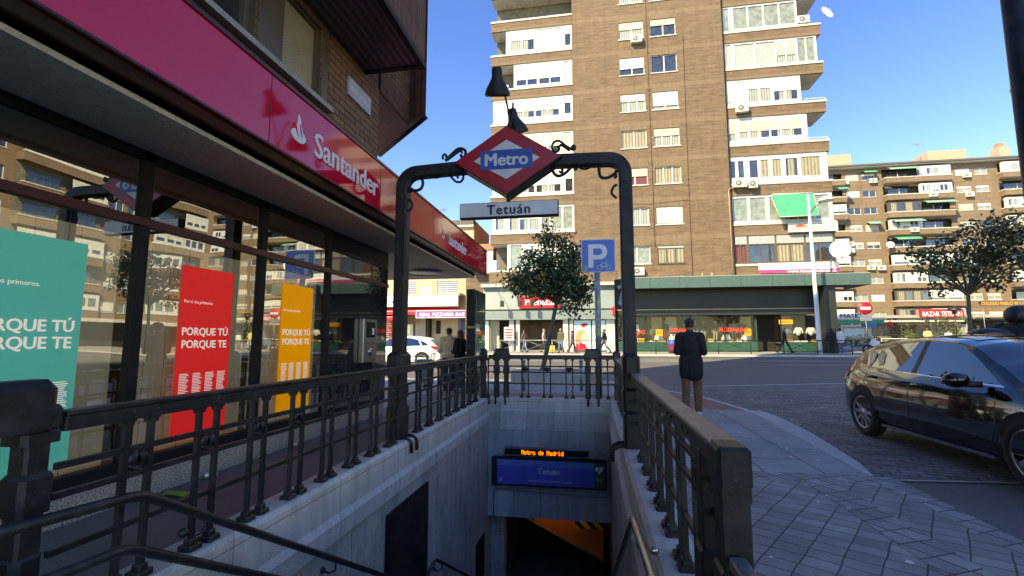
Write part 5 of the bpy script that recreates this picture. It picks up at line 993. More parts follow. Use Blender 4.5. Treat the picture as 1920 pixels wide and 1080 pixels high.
# ================================================================ trees and shrubs
def crown_mb(blobs, n, ls, seed, mats=('leaf_dark', 'leaf_dark', 'leaf_mid', 'leaf_mid', 'leaf_light'), tw=.6, clump=16):
    r_ = random.Random(seed); mb = MB(); vol = [b[3] * b[4] * b[5] for b in blobs]; tot = sum(vol)
    for b, v in zip(blobs, vol):
        k = int(n * v / tot)
        for c in range(max(1, k // clump)):
            while True:
                p = Vector((r_.uniform(-1, 1), r_.uniform(-1, 1), r_.uniform(-1, 1)))
                if p.length < 1 and (p.length > .5 or r_.random() < .5): break
            cc = Vector((b[0] + p.x * b[3], b[1] + p.y * b[4], b[2] + p.z * b[5])); m0 = r_.choice(mats); cr = ls * r_.uniform(1.0, 2.4)
            d = Vector((r_.gauss(0, 1), r_.gauss(0, 1), r_.gauss(-.2, .6))).normalized()
            for j in range(clump):
                q = cc + Vector((r_.gauss(0, cr * .6), r_.gauss(0, cr * .6), r_.gauss(0, cr * .5)))
                a = (d + Vector((r_.gauss(0, .7), r_.gauss(0, .7), r_.gauss(-.3, .6)))).normalized(); s = a.cross(Vector((r_.gauss(0, 1), r_.gauss(0, 1), r_.gauss(0, 1)))).normalized()
                L_ = ls * r_.uniform(.6, 1.3); w = L_ * .28 * tw / .6; u = a.cross(s)
                mb.mat(m0 if r_.random() < .75 else r_.choice(mats))
                mb.add([q - a * L_ * .5, q + s * w - u * w * .25, q + a * L_ * .5, q - s * w - u * w * .25], [(0, 1, 2, 3)])
    return mb
def limbs(mb, base, fork, tips, r0, seed, r1=None):
    r_ = random.Random(seed); base, fork = Vector(base), Vector(fork); mid = base.lerp(fork, .5) + Vector((r_.uniform(-.05, .05), r_.uniform(-.05, .05), 0))
    mb.tube([base, base.lerp(mid, .1), mid, fork], [r0 * 1.35, r0, r0 * .86, r0 * .72], 10)
    for tp in tips:
        tp = Vector(tp); m_ = fork.lerp(tp, .5) + Vector((r_.uniform(-.15, .15), r_.uniform(-.15, .15), r_.uniform(.0, .2)))
        mb.tube([fork - Vector((0, 0, .05)), m_, tp], [r0 * .6, r0 * .35, r0 * .10], 7)
        for k in range(3):
            s = m_.lerp(tp, r_.uniform(0, .7)); e = s + Vector((r_.uniform(-.5, .5), r_.uniform(-.5, .5), r_.uniform(-.1, .5))) * (tp - fork).length * .6
            mb.tube([s, (s + e) / 2 + Vector((0, 0, .05)), e], [r0 * .2, r0 * .14, r0 * .05], 5)
    return mb
def tree(label, base, fork, blobs, n, ls, r0, seed, mats=None, group='street trees'):
    t = thing('street_tree', label, 'tree', base, group); limbs(MB('bark'), base, fork, [(b[0], b[1], b[2] + b[5] * .3) for b in blobs], r0, seed).build('trunk', t)
    crown_mb(blobs, n, ls, seed, mats or ('leaf_dark', 'leaf_dark', 'leaf_mid', 'leaf_mid', 'leaf_light')).build('crown', t); return t
tree('young leafy street tree leaning out of the stone planter behind the far railing', (-1.72, 16.2, .35), (-1.22, 16.3, 2.7),
     [(-2.3, 16.3, 3.35, .62, .6, .42), (-2.75, 16.3, 3.5, .3, .4, .25), (-1.5, 16.2, 3.3, .7, .7, .45), (-.75, 16.3, 3.3, .6, .7, .55), (-.35, 16.4, 3.1, .38, .45, .5), (-1.9, 16.3, 4.0, .6, .6, .5), (-1.1, 16.1, 3.9, .65, .7, .5), (-.55, 16.3, 4.2, .42, .5, .4), (-1.35, 16.3, 4.8, .45, .45, .38), (-1.55, 16.2, 5.2, .2, .25, .22), (-.85, 16.3, 4.75, .3, .35, .25), (-.75, 16.2, 2.45, .3, .4, .3), (-.3, 16.3, 2.5, .2, .25, .22)], 6300, .15, .085, 5, ('leaf_dark', 'leaf_mid', 'leaf_mid', 'leaf_dark', 'leaf_light', 'leaf_mid'))
tree('dark spreading street tree beyond the black hatchback', (14.2, 21, -.0), (14.35, 21, 3.2),
     [(13.2, 21, 4.75, .6, .6, .25), (12.6, 21, 4.95, .4, .4, .2), (13.9, 21, 4.25, .7, .7, .35), (14.6, 21, 4.6, .7, .7, .4), (15.5, 21, 5.0, .8, .8, .45), (15.2, 21, 3.75, .6, .6, .4), (14.9, 21, 5.7, .6, .6, .33), (16.3, 21, 5.6, .7, .7, .5), (13.4, 21, 3.5, .4, .45, .30), (12.7, 21, 4.25, .4, .4, .2), (13.8, 21, 5.2, .4, .4, .25), (16.6, 21, 4.5, .6, .6, .45), (15.6, 21, 4.35, .5, .5, .35), (15.6, 21, 6.1, .4, .4, .25)], 2800, .19, .085, 9, ('leaf_dark', 'leaf_purple', 'leaf_mid', 'leaf_purple', 'leaf_mid'))
t = thing('tree_planter', 'low square stone planter around the leaning street tree', 'planter', (-1.5, 16.4, 0))
mb = MB('concrete')
for a in ((-2.72, 15.75, -.25, 15.92), (-2.72, 16.85, -.25, 17.02), (-2.72, 15.92, -2.55, 16.85), (-.42, 15.92, -.25, 16.85)): mb.bbox(a[0], a[1], 0, a[2], a[3], .40, .012)
mb.build('wall', t); MB('bark').box(-2.55, 15.92, .1, -.42, 16.85, .33).build('soil', t)
def bush(label, c, rx, ry, rz, n, ls, seed, mats):
    t = thing('shrub', label, 'shrub', c, 'shrubs along the far kerb'); r_ = random.Random(seed)
    bl = [(c[0] + r_.uniform(-.5, .5) * rx, c[1] + r_.uniform(-.5, .5) * ry, c[2] + rz * r_.uniform(.5, 1.1), rx * .6, ry * .6, rz * .55) for _ in range(5)]
    mb = MB('bark')
    for b in bl: mb.tube([c, (b[0], b[1], b[2])], [.05, .02], 5)
    mb.build('stem', t); crown_mb(bl, n, ls, seed, mats, clump=12).build('foliage', t)
YG = ('leaf_light', 'leaf_light', 'leaf_mid'); DK = ('leaf_dark', 'leaf_mid', 'leaf_dark')
bush('yellow green shrub right of the no entry sign', (33.0, 58, .75), 1.9, 1.2, 1.35, 700, .22, 21, YG); bush('dark clipped shrub behind the parked motorcycle', (27.3, 56, .7), 3.2, .8, .75, 700, .2, 22, DK)
bush('dark shrub left of the person in the pale jacket', (35.3, 59, .75), 1.2, 1, .95, 500, .2, 23, DK); bush('thin yellow tinted shrub in front of the bazaar sign', (40.5, 62, .75), 2.2, 1.2, 2.6, 500, .24, 24, YG)
bush('tall bright green shrub right of the street tree trunk', (47.0, 60, .75), 2.3, 1.4, 2.6, 900, .24, 25, ('leaf_mid', 'leaf_light', 'leaf_mid')); bush('low green hedge clump beside the tree trunk, above the car roof', (42.8, 57, .75), 2.6, .9, .7, 500, .2, 26, ('leaf_mid', 'leaf_light'))
bush('green shrub at the far right above the car roof', (51.5, 60, .75), 2.4, 1.2, 2.1, 700, .24, 27, ('leaf_mid', 'leaf_light', 'leaf_dark')); bush('small bare looking shrub around the black lantern post', (37.3, 60, .75), 1.4, 1, 3.2, 220, .24, 28, DK)

# ================================================================ cars
def lerp_tab(tab, y):
    if y <= tab[0][0]: return tab[0][1]
    for (a, b), (c, d) in zip(tab, tab[1:]):
        if y <= c: u = (y - a) / (c - a); u = u * u * (3 - 2 * u) * .35 + u * .65; return b + (d - b) * u
    return tab[-1][1]
def make_car(name, label, paint, loc, rotz, scale=1, stretch=1, rim='rim_silver'):
    """hatchback along +y (front), ground at z=0"""
    ZT_ = [(-2.20, .62), (-2.17, .86), (-2.10, .99), (-1.96, 1.10), (-1.80, 1.25), (-1.62, 1.355), (-1.35, 1.43), (-.9, 1.482), (-.35, 1.50), (.1, 1.475), (.45, 1.405), (.85, 1.22), (1.22, 1.035), (1.5, .985), (1.8, .91), (2.05, .80), (2.17, .66), (2.21, .55)]
    ZL = [(-2.20, .40), (-2.1, .27), (-1.9, .21), (1.85, .19), (2.1, .24), (2.21, .38)]
    ZB = [(-2.2, .80), (-2.0, .98), (-1.5, 1.00), (0, .93), (1.1, .90), (1.8, .80), (2.2, .55)]
    zt = lambda y: lerp_tab(ZT_, y); zl = lambda y: lerp_tab(ZL, y); zb = lambda y: min(lerp_tab(ZB, y), zt(y) - .04)
    def plan(y):
        a = abs(y) / 2.21; return .895 * (1 - .05 * a ** 2 - .17 * a ** 9)
    def sx(y, z):
        b = zb(y); base = plan(y)
        if z <= b:
            u = (z - .56) / .40; k = 1 - (.095 if u > 0 else .045) * u * u - (.02 if z < .34 else 0)
            k += .010 * math.exp(-((z - .80) / .03) ** 2) + .012 * math.exp(-((z - .36) / .05) ** 2)
            return base * k
        return base * (1 - .095 * ((b - .56) / .40) ** 2) - (z - b) * .43 - .02 * min(1, (z - b) / .05)
    def wr(y): t_ = zt(y); return max(.25, sx(y, t_ - .075))
    def ztop(x, y): w = wr(y); return zt(y) - .075 * min(1, abs(x) / w) ** 2.6
    YS = sorted(set([round(-2.2 + 4.41 * k / 60, 4) for k in range(61)])); NZ, NT = 14, 8; rings = []
    for y in YS:
        lo, hi = zl(y), zt(y) - .075; half = [(0, lo), (sx(y, lo + .05) * .86, lo)]
        for k in range(NZ + 1): z = lo + .05 + (hi - lo - .05) * k / NZ; half.append((sx(y, z), z))
        w = wr(y)
        for k in range(NT - 1, -1, -1): x = w * k / NT; half.append((x, ztop(x, y)))
        rings.append([(x, y, z) for x, z in half] + [(-x, y, z) for x, z in half[-2:0:-1]])
    mb = MB(paint); mb.smooth = True; n = len(rings[0]); vs = [v for g in rings for v in g]; fs = []
    for i in range(len(rings) - 1):
        for j in range(n): q = (j + 1) % n; fs.append((i * n + j, i * n + q, (i + 1) * n + q, (i + 1) * n + j))
    fs += [tuple(range(n)), tuple((len(rings) - 1) * n + j for j in range(n - 1, -1, -1))]; mb.add(vs, fs)
    t = thing(name, label, 'car', (0, 0, 0)); mb.build('body', t)
    def side(poly, m, nm, parent=t, off=.005, grid=.09, sides=(-1, 1), smooth=True):
        bm = bmesh.new(); bm.faces.new([bm.verts.new((p[0], p[1], 0)) for p in poly])
        for ax in (0, 1):
            lo = min(p[ax] for p in poly); hi = max(p[ax] for p in poly); v = lo + grid
            while v < hi:
                no = (1, 0, 0) if ax == 0 else (0, 1, 0); bmesh.ops.bisect_plane(bm, geom=bm.verts[:] + bm.edges[:] + bm.faces[:], plane_co=(v, v, 0), plane_no=no); v += grid
        bm.verts.index_update(); P = [(v.co.x, v.co.y) for v in bm.verts]; Fc = [[v.index for v in f.verts] for f in bm.faces]; bm.free(); out = []
        for s in sides:
            q = MB(m); q.smooth = smooth; q.add([(s * (sx(y, z) + off), y, z) for y, z in P], Fc if s < 0 else [f[::-1] for f in Fc]); out.append(q.build(nm, parent))
        return out
    def top(y0, y1, f, m, nm, off=.006, ny=10, nx=10, parent=t, w0=None, w1=None):
        q = MB(m); q.smooth = True; vs = []; fs = []
        for i in range(ny + 1):
            y = y0 + (y1 - y0) * i / ny; w = wr(y) * (f if w0 is None else w0 + (w1 - w0) * i / ny)
            for j in range(nx + 1): x = -w + 2 * w * j / nx; vs.append((x, y + (off * .5 if y > 0 else -off * .5), ztop(x, y) + off))
        for i in range(ny):
            for j in range(nx): a = i * (nx + 1) + j; fs.append((a, a + 1, a + nx + 2, a + nx + 1))
        q.add(vs, fs); return q.build(nm, parent)
    # glass
    side([(.60, .985), (1.05, .955), (.62, 1.22), (.33, 1.372), (.05, 1.405), (-.22, 1.415), (-.27, .995)], 'car_glass', 'front_window', off=.006)
    side([(-.36, .998), (-.31, 1.412), (-.75, 1.378), (-1.10, 1.305), (-1.28, 1.03)], 'car_glass', 'rear_window', off=.006)
    side([(-1.34, 1.035), (-1.18, 1.285), (-1.40, 1.215), (-1.58, 1.11), (-1.62, 1.055)], 'car_glass', 'quarter_window', off=.006)
    side([(1.07, .945), (-1.64, 1.03), (-1.68, 1.045), (-1.62, 1.055), (-1.28, 1.022), (1.05, .962)], 'chrome', 'window_trim', off=.008)
    side([(-.27, .99), (-.22, 1.42), (-.31, 1.42), (-.36, .99)], 'plastic_black', 'pillar', off=.007)
    top(.44, 1.20, .93, 'car_glass', 'windscreen', ny=12); top(-2.03, -1.66, .86, 'car_glass', 'rear_screen', ny=8); top(-1.2, .25, .66, 'car_glass', 'sunroof', ny=8) if paint == 'car_black' else None
    # seams, sills, handles
    for pl in ([(.93, .30), (.94, .30), (1.04, .62), (1.0, .95), (.985, .95), (1.025, .62)], [(-.30, .26), (-.29, .26), (-.305, .99), (-.315, .99)], [(-1.02, .30), (-1.01, .30), (-1.10, .56), (-1.33, .80), (-1.33, 1.02), (-1.345, 1.02), (-1.345, .80), (-1.115, .56)]): side(pl, 'plastic_black', 'door_seam', off=.002)
    side([(-.98, .205), (.93, .205), (.93, .245), (-.98, .245)], 'chrome' if paint == 'car_black' else 'plastic_black', 'sill_trim', off=.006)
    for y, z in ((-.14, .855), (-1.16, .895)):
        for s in (-1, 1):
            q = MB(paint).tube([(s * (sx(y - .1, z) + .004), y - .11, z), (s * (sx(y, z) + .035), y - .07, z + .006), (s * (sx(y, z) + .035), y + .06, z + .006), (s * (sx(y + .1, z) + .004), y + .10, z)], .017, 8); q.build('door_handle', t)
    for s in (-1, 1):
        q = MB(paint); q.smooth = True; q.ball((s * 1.03, .78, 1.0), .13, .085, .085, 14).mat('plastic_black').tube([(s * .84, .86, .96), (s * .95, .80, .955), (s * 1.02, .78, .955)], .032, 8); m_ = q.build('wing_mirror', t)
        MB('chrome').box(s * 1.03 - .09, .70, .95, s * 1.03 + .09, .705, 1.05).build('mirror_glass', m_)
    side([(-2.14, .86), (-2.06, .98), (-1.78, 1.03), (-1.80, .94), (-2.0, .83)], 'tail_red', 'tail_light', off=.006); side([(-2.17, .74), (-2.12, .86), (-1.99, .83), (-2.03, .72)], 'lamp_clear', 'tail_light', off=.006)
    side([(1.66, .80), (2.02, .64), (2.10, .56), (2.06, .72), (1.78, .86)], 'lamp_clear', 'headlight', off=.006); side([(1.24, .74), (1.36, .735), (1.35, .765), (1.26, .77)], 'lamp_clear', 'side_repeater', off=.008)
    q = MB('plastic_black').box(-.26, -2.225, .56, .26, -2.20, .68); q.build('number_plate', t); MB('plastic_black').box(-.6, 2.195, .42, .6, 2.225, .56).build('grille', t)
    # wheels in dark arches
    for yw in (-1.38, 1.40):
        arc = [(yw + .375 * math.cos(R(a)), .33 + .375 * math.sin(R(a))) for a in range(-18, 199, 12)]
        side(arc, 'rubber', 'wheel_arch', off=.003, grid=.12)
        for s in (-1, 1):
            c = (s * (sx(yw, .4) - .085), yw, .325); q = MB('rubber'); q.lathe([(.20, -.10), (.29, -.10), (.318, -.075), (.325, 0), (.318, .075), (.29, .105), (.232, .105), (.225, .05)], c, 30, 'x'); 
            if s < 0: q.v = [(2 * c[0] - v[0], v[1], v[2]) for v in q.v]; q.f = [f[::-1] for f in q.f]
            w = q.build('wheel', t); r_ = MB('dark_frame').lathe([(0, .02), (.225, .02), (.23, .04)], (0, 0, 0), 30, 'x'); r_.mat(rim).lathe([(.205, .085), (.232, .10), (.232, .06), (.205, .05)], (0, 0, 0), 30, 'x').lathe([(0, .088), (.045, .088), (.055, .07)], (0, 0, 0), 14, 'x')
            for k in range(10):
                a = 2 * math.pi * k / 10; ca, sa = math.cos(a), math.sin(a); pp = [(.04, -.016), (.21, -.026), (.21, .026), (.04, .016)]
                r_.add([(.085 if i in (0, 3) else .078, p * ca - w_ * sa, p * sa + w_ * ca) for i, (p, w_) in enumerate(pp)] + [(.05, p * ca - w_ * sa, p * sa + w_ * ca) for p, w_ in pp], [(0, 1, 2, 3), (0, 4, 5, 1), (2, 6, 7, 3), (1, 5, 6, 2)])
            r_.v = [(c[0] + s * v[0], c[1] + v[1], c[2] + v[2]) for v in r_.v]; r_.build('rim', w)
    for ch in t.children:          # a longer wheelbase: the body is stretched, the wheels stay round
        wh = ch.name.startswith('wheel')
        for o_ in (ch, *ch.children):
            ym = sum(v.co.y for v in ch.data.vertices) / len(ch.data.vertices) if wh else 0; yc = (-1.38 if ym < 0 else 1.40)
            if o_ is ch or wh:
                for v in o_.data.vertices:
                    if wh: v.co.y = yc * stretch + (v.co.y - yc) * 1.07; v.co.z = .0 + v.co.z * 1.07
                    else: v.co.y *= stretch
            else:
                for v in o_.data.vertices: v.co.y *= stretch
    t.location = loc; t.rotation_euler = (0, 0, rotz); t.scale = (scale,) * 3; OFF[t.name] = Vector(loc); return t
make_car('hatchback', 'glossy black hatchback at the right on the cobbles, seen from its side', 'car_black', (5.0, 6.90, -.055), R(180.2), 1.02, 1.02)
make_car('hatchback', 'white hatchback in sunlight beyond the person in the beige jacket', 'car_white', (-9.35, 22.4, .12), R(90))

# ================================================================ street furniture
t = thing('parking_sign', 'square blue parking sign with a white P and bicycle on a grey stickered pole', 'sign', (.13, 12.2, 0))
MB('galvanised').tube([(.13, 12.26, 0), (.13, 12.26, 3.95)], .075, 12).mat('sticker').lathe([(.077, 0), (.077, .2)], (.13, 12.26, 1.5), 12).lathe([(.077, 0), (.077, .14)], (.13, 12.26, 2.3), 12).mat('graffiti').lathe([(.077, 0), (.077, .3)], (.13, 12.26, 1.9), 12).lathe([(.077, 0), (.077, .2)], (.13, 12.26, 2.7), 12).build('pole', t)
def rrect(x0, z0, x1, z1, r, k=5):
    P = []
    for cx_, cz_, a in ((x1 - r, z1 - r, 0), (x0 + r, z1 - r, 90), (x0 + r, z0 + r, 180), (x1 - r, z0 + r, 270)):
        for j in range(k + 1): P.append((cx_ + r * math.cos(R(a + 90 * j / k)), cz_ + r * math.sin(R(a + 90 * j / k))))
    return P
MB('metro_white').xz(rrect(-.265, 3.12, .595, 3.98, .06), 12.165, 12.185).mat('galvanised').box(-.1, 12.185, 3.3, .35, 12.24, 3.35).box(-.1, 12.185, 3.75, .35, 12.24, 3.8).build('panel', t)
MB('traffic_blue').xz(rrect(-.24, 3.145, .57, 3.955, .045), 12.16, 12.165).build('blue_face', t)
mb = MB('lettering_white'); pz = lambda x, z: (-.24 + .81 * x, 3.145 + .81 * z)
outer = [(.19, .12), (.35, .12), (.35, .38), (.55, .38)] + [(.55 + .235 * math.cos(R(a)), .625 + .245 * math.sin(R(a))) for a in range(-90, 91, 12)] + [(.19, .87)]
inner = [(.35, .52), (.52, .52)] + [(.52 + .11 * math.cos(R(a)), .625 + .105 * math.sin(R(a))) for a in range(-90, 91, 15)] + [(.35, .73)]
mb.xz([pz(*p) for p in outer], 12.155, 12.16); mb.mat('traffic_blue').xz([pz(*p) for p in inner], 12.151, 12.156); mb.build('letter', t)
mb = MB('lettering_white'); bz_ = lambda x, z: (.29 + x * .9, 12.155, 3.235 + z * .9)
for cx_ in (-.10, .13):
    mb.tube([bz_(cx_ + .065 * math.cos(R(a)), .065 * math.sin(R(a)) + .02) for a in range(0, 361, 24)], .007, 5)
for a, b in (((-.10, .02), (-.05, .13)), ((-.05, .13), (.08, .13)), ((-.05, .10), (.02, .02)), ((.02, .02), (.09, .12)), ((.02, .02), (.13, .02)), ((.13, .02), (.075, .15)), ((-.06, .15), (-.02, .165)), ((.05, .155), (.10, .155)), ((-.10, .02), (.02, .02))): mb.tube([bz_(*a), bz_(*b)], .007, 5)
mb.build('bicycle_symbol', t); MB('sticker').box(-.22, 12.154, 3.17, -.11, 12.16, 3.31).build('sticker', t)
t = thing('traffic_light', 'dark traffic light seen from behind with graffiti, beyond the right post of the arch', 'traffic light', (.93, 14, 0))
MB('galvanised').tube([(.93, 14.05, 0), (.93, 14.05, 3.1)], .055, 10).build('pole', t); MB('green_grey_iron').xz(rrect(.63, 2.28, 1.21, 3.15, .06), 13.9, 14.02).build('case', t); MB('graffiti').xz([(.70, 2.95), (.86, 3.0), (.84, 2.9), (.74, 2.85)], 13.895, 13.9).xz([(.72, 2.45), (.8, 2.75), (.88, 2.7), (.8, 2.6), (.9, 2.45), (.8, 2.38)], 13.895, 13.9).build('graffiti', t)
mb = MB('yellow_trim')
for z in (2.42, 2.95): mb.lathe([(.13, 0), (.14, .22), (.12, .2)], (.93, 14.02, z), 14, 'y')
mb.build('visor', t)
t = thing('information_totem', 'tall dark street totem with a glazed display panel facing the road', 'totem', (-3.2, 13, 0))
MB('green_grey_iron').bbox(-3.36, 12.4, 0, -3.12, 13.7, 2.78, .02).build('case', t); MB('panel_glass').box(-3.11, 12.52, 1.95, -3.105, 13.55, 2.66).box(-3.11, 12.52, .5, -3.105, 13.55, 1.85).build('glass', t); MB('cyan_poster').box(-3.12, 12.52, .5, -3.112, 13.55, 1.85).mat('grey_blind').box(-3.12, 12.52, 1.95, -3.112, 13.55, 2.66).build('display', t)
mb = MB('lettering_black')
for k in range(4): mb.box(-3.112, 12.9, .8 + k * .22, -3.109, 13.35, .83 + k * .22)
mb.build('print', t); MB('yellow_trim').box(-3.365, 12.395, 1.72, -3.11, 12.41, 1.78).build('band', t)
t = thing('dark_post', 'dark blue grey post cut by the right edge of the picture', 'post', (4.02, 5, -.05)); MB('green_grey_iron').tube([(4.075, 5, -.05), (4.075, 5, .6), (4.06, 5, .7), (4.06, 5, 8)], [.14, .13, .095, .085], 14).build('shaft', t)
t = thing('street_lamp', 'tall pale street lamp with a dome head in front of the tower', 'street lamp', (14.75, 34.3, .48))
MB('metro_white').tube([(14.62, 34.3, .48), (14.62, 34.3, 1.3), (14.6, 34.3, 6), (14.57, 34.3, 11.25)], [.17, .15, .12, .07], 12).build('post', t); MB('galvanised').tube([(14.57, 34.3, 9.9), (14.85, 34.0, 10.35), (15.15, 33.7, 10.6)], .05, 8).build('bracket', t); MB('metro_white').lathe([(0, .22), (.18, .2), (.38, .08), (.46, -.06), (.44, -.1), (.3, -.08), (0, -.05)], (15.3, 33.5, 10.62), 18).build('lamp_head', t)
t = thing('no_entry_sign', 'round red no entry sign on a thin pole', 'sign', (18.4, 36, .5)); MB('galvanised').tube([(18.38, 36.05, .5), (18.38, 36.05, 4.0)], .035, 8).build('pole', t); MB('sign_red').lathe([(0, -.02), (.43, -.02), (.44, 0), (0, .01)], (18.38, 36.0, 3.58), 28, 'y').build('disc', t); MB('lettering_white').box(18.06, 35.97, 3.49, 18.70, 35.98, 3.67).build('bar', t)
MB('galvanised').box(18.0, 36.0, 2.72, 18.75, 36.03, 3.1).build('plate', t)
t = thing('lantern_post', 'black lantern post with domed hood before the bazaar sign', 'street lamp', (36.2, 55, .73)); MB('black_iron').tube([(36.2, 55, .73), (36.2, 55, 4.2)], .06, 8).build('post', t); MB('black_iron').lathe([(0, .55), (.2, .5), (.5, .32), (.62, .12), (.6, .1), (.18, .08), (.16, -.25), (0, -.3)], (36.2, 55, 4.3), 16).build('hood', t)
def guard(label, x0, x1, y, zr=.0, m='green_grey_iron', n=None):
    z = rz(y) + .13; t = thing('guard_rail', label, 'railing', (x0, y, z), 'guard rails along the far kerb'); n = n or int((x1 - x0) / 1.8)
    MB(m).tube([(x0, y, z + .92), (x1, y, z + .92)], .028, 7).build('top_rail', t); MB(m).tube([(x0, y, z + .2), (x1, y, z + .2)], .02, 6).build('rail', t)
    for k in range(n + 1): q = x0 + (x1 - x0) * k / n; MB(m).tube([(q, y, z), (q, y, z + .92)], .03, 7).build('post', t)
    mb = MB(m)
    for k in range(n): a = x0 + (x1 - x0) * k / n; b = x0 + (x1 - x0) * (k + 1) / n; mb.tube([(a, y, z + .2), (b, y, z + .92)], .012, 5).tube([(a, y, z + .92), (b, y, z + .2)], .012, 5)
    mb.build('brace', t)
guard('low dark guard rail along the kerb in front of the clothes shop', 2.2, 16.4, 34.0); guard('low guard rail along the kerb in front of the parked motorcycle', 16.9, 30, 37.5); guard('grey guard rail in front of the grey green shop entrance', -6.7, .9, 34.2, m='galvanised'); guard('pale guard rail by the sitting person at the right', 24.0, 29.5, 45, m='white_paint')
t = thing('litter_bin', 'purple and blue litter bin at the kerb behind the man in the black coat', 'bin', (5.6, 35.2, .5)); MB('cloth_maroon').tube([(5.55, 35.2, .48), (5.55, 35.2, 1.15)], [.30, .34], 14).mat('station_blue').lathe([(.35, 0), (.36, .18), (.30, .26), (0, .28)], (5.55, 35.2, 1.15), 14).build('body', t)
t = thing('red_display_stand', 'red cloth covered display stand beside the litter bin', 'stand', (6.25, 36.8, .5)); MB('cloth_maroon').bbox(6.1, 36.6, .48, 6.9, 37.2, 2.0, .08).build('body', t)
# bollards behind the far rail
for x, y, l in ((-1.95, 13.4, 'left one of two steel bollards behind the far railing'), (-.35, 13.6, 'right one of two steel bollards behind the far railing')):
    t = thing('bollard', l, 'bollard', (x, y, 0)); MB('galvanised').tube([(x, y, 0), (x, y, .80)], .05, 12).mat('steel').lathe([(.052, 0), (.062, .05), (.05, .10), (0, .115)], (x, y, .80), 12).build('post', t)
def motorbike(label, loc, rot, fairing='cloth_white'):
    t = thing('motorcycle', label, 'motorcycle', (0, 0, 0))
    for y in (-.68, .70):
        w = MB('rubber').lathe([(.22, -.05), (.29, -.055), (.31, 0), (.29, .055), (.22, .05), (.22, -.05)], (0, y, .31), 22, 'x').build('wheel', t); q = MB('rim_silver').lathe([(.21, -.03), (.225, 0), (.21, .03), (.19, 0)], (0, y, .31), 20, 'x')
        for k in range(6): q.tube([(0, y, .31), (0, y + .2 * math.cos(k * math.pi / 3), .31 + .2 * math.sin(k * math.pi / 3))], .014, 5)
        q.build('rim', w)
    MB('plastic_black').tube([(0, .70, .31), (0, .52, .72), (0, .44, 1.0)], .035, 8).tube([(-.34, .34, 1.05), (0, .43, 1.02), (.34, .34, 1.05)], .018, 8).build('fork', t)
    MB(fairing).yz([(.62, .62), (.50, .95), (.36, 1.0), (.20, .9), (.0, .82), (.05, .55), (.35, .45)], -.16, .16).build('fairing', t, bevel=.05); MB('plastic_black').yz([(.05, .84), (-.25, .78), (-.72, .92), (-.86, .88), (-.7, .72), (-.2, .62), (.05, .70)], -.13, .13).build('seat', t, bevel=.04)
    MB('dark_frame').yz([(.35, .5), (.2, .22), (-.35, .22), (-.5, .45), (-.1, .62)], -.12, .12).build('engine', t, bevel=.03); MB('steel').tube([(.14, .1, .3), (.16, -.4, .34), (.17, -.85, .48)], [.03, .04, .055], 10).build('exhaust', t); MB('plastic_black').ball((0, .56, .92), .1, .08, .1).build('headlight', t)
    t.location = loc; t.rotation_euler = (0, 0, rot); OFF[t.name] = Vector(loc); return t
motorbike('white and black motorcycle parked at the far kerb', (18.9, 35.6, .5), R(72))
# ================================================================ people
def soft(parts, vox, m, name, parent, it=3, xf=None):
    """one continuous skin over tapered limbs: parts ('c', p0, p1, r0, r1) or ('e', centre, (rx, ry, rz))"""
    mb = MB(m)
    for p in parts:
        if p[0] == 'c':
            a, b = Vector(p[1]), Vector(p[2]); mb.tube([a, b], [p[3], p[4]], 12); mb.ball(a, p[3], n=12); mb.ball(b, p[4], n=12)
        else: mb.ball(p[1], *p[2], n=14)
    o = bpy.data.objects.new('tmp', mb.mesh()); COL.objects.link(o)
    r_ = o.modifiers.new('r', 'REMESH'); r_.mode = 'VOXEL'; r_.voxel_size = vox; s_ = o.modifiers.new('s', 'SMOOTH'); s_.iterations = it; s_.factor = .5
    me = bpy.data.meshes.new_from_object(o.evaluated_get(bpy.context.evaluated_depsgraph_get())); bpy.data.objects.remove(o)
    me.materials.clear(); me.materials.append(MAT[m]); me.polygons.foreach_set('use_smooth', [True] * len(me.polygons)); me.polygons.foreach_set('material_index', [0] * len(me.polygons))
    if xf: me.transform(xf)
    q = bpy.data.objects.new(name, me); COL.objects.link(q); q.parent = parent; OFF[q.name] = Vector((0, 0, 0)); return q
V = Vector
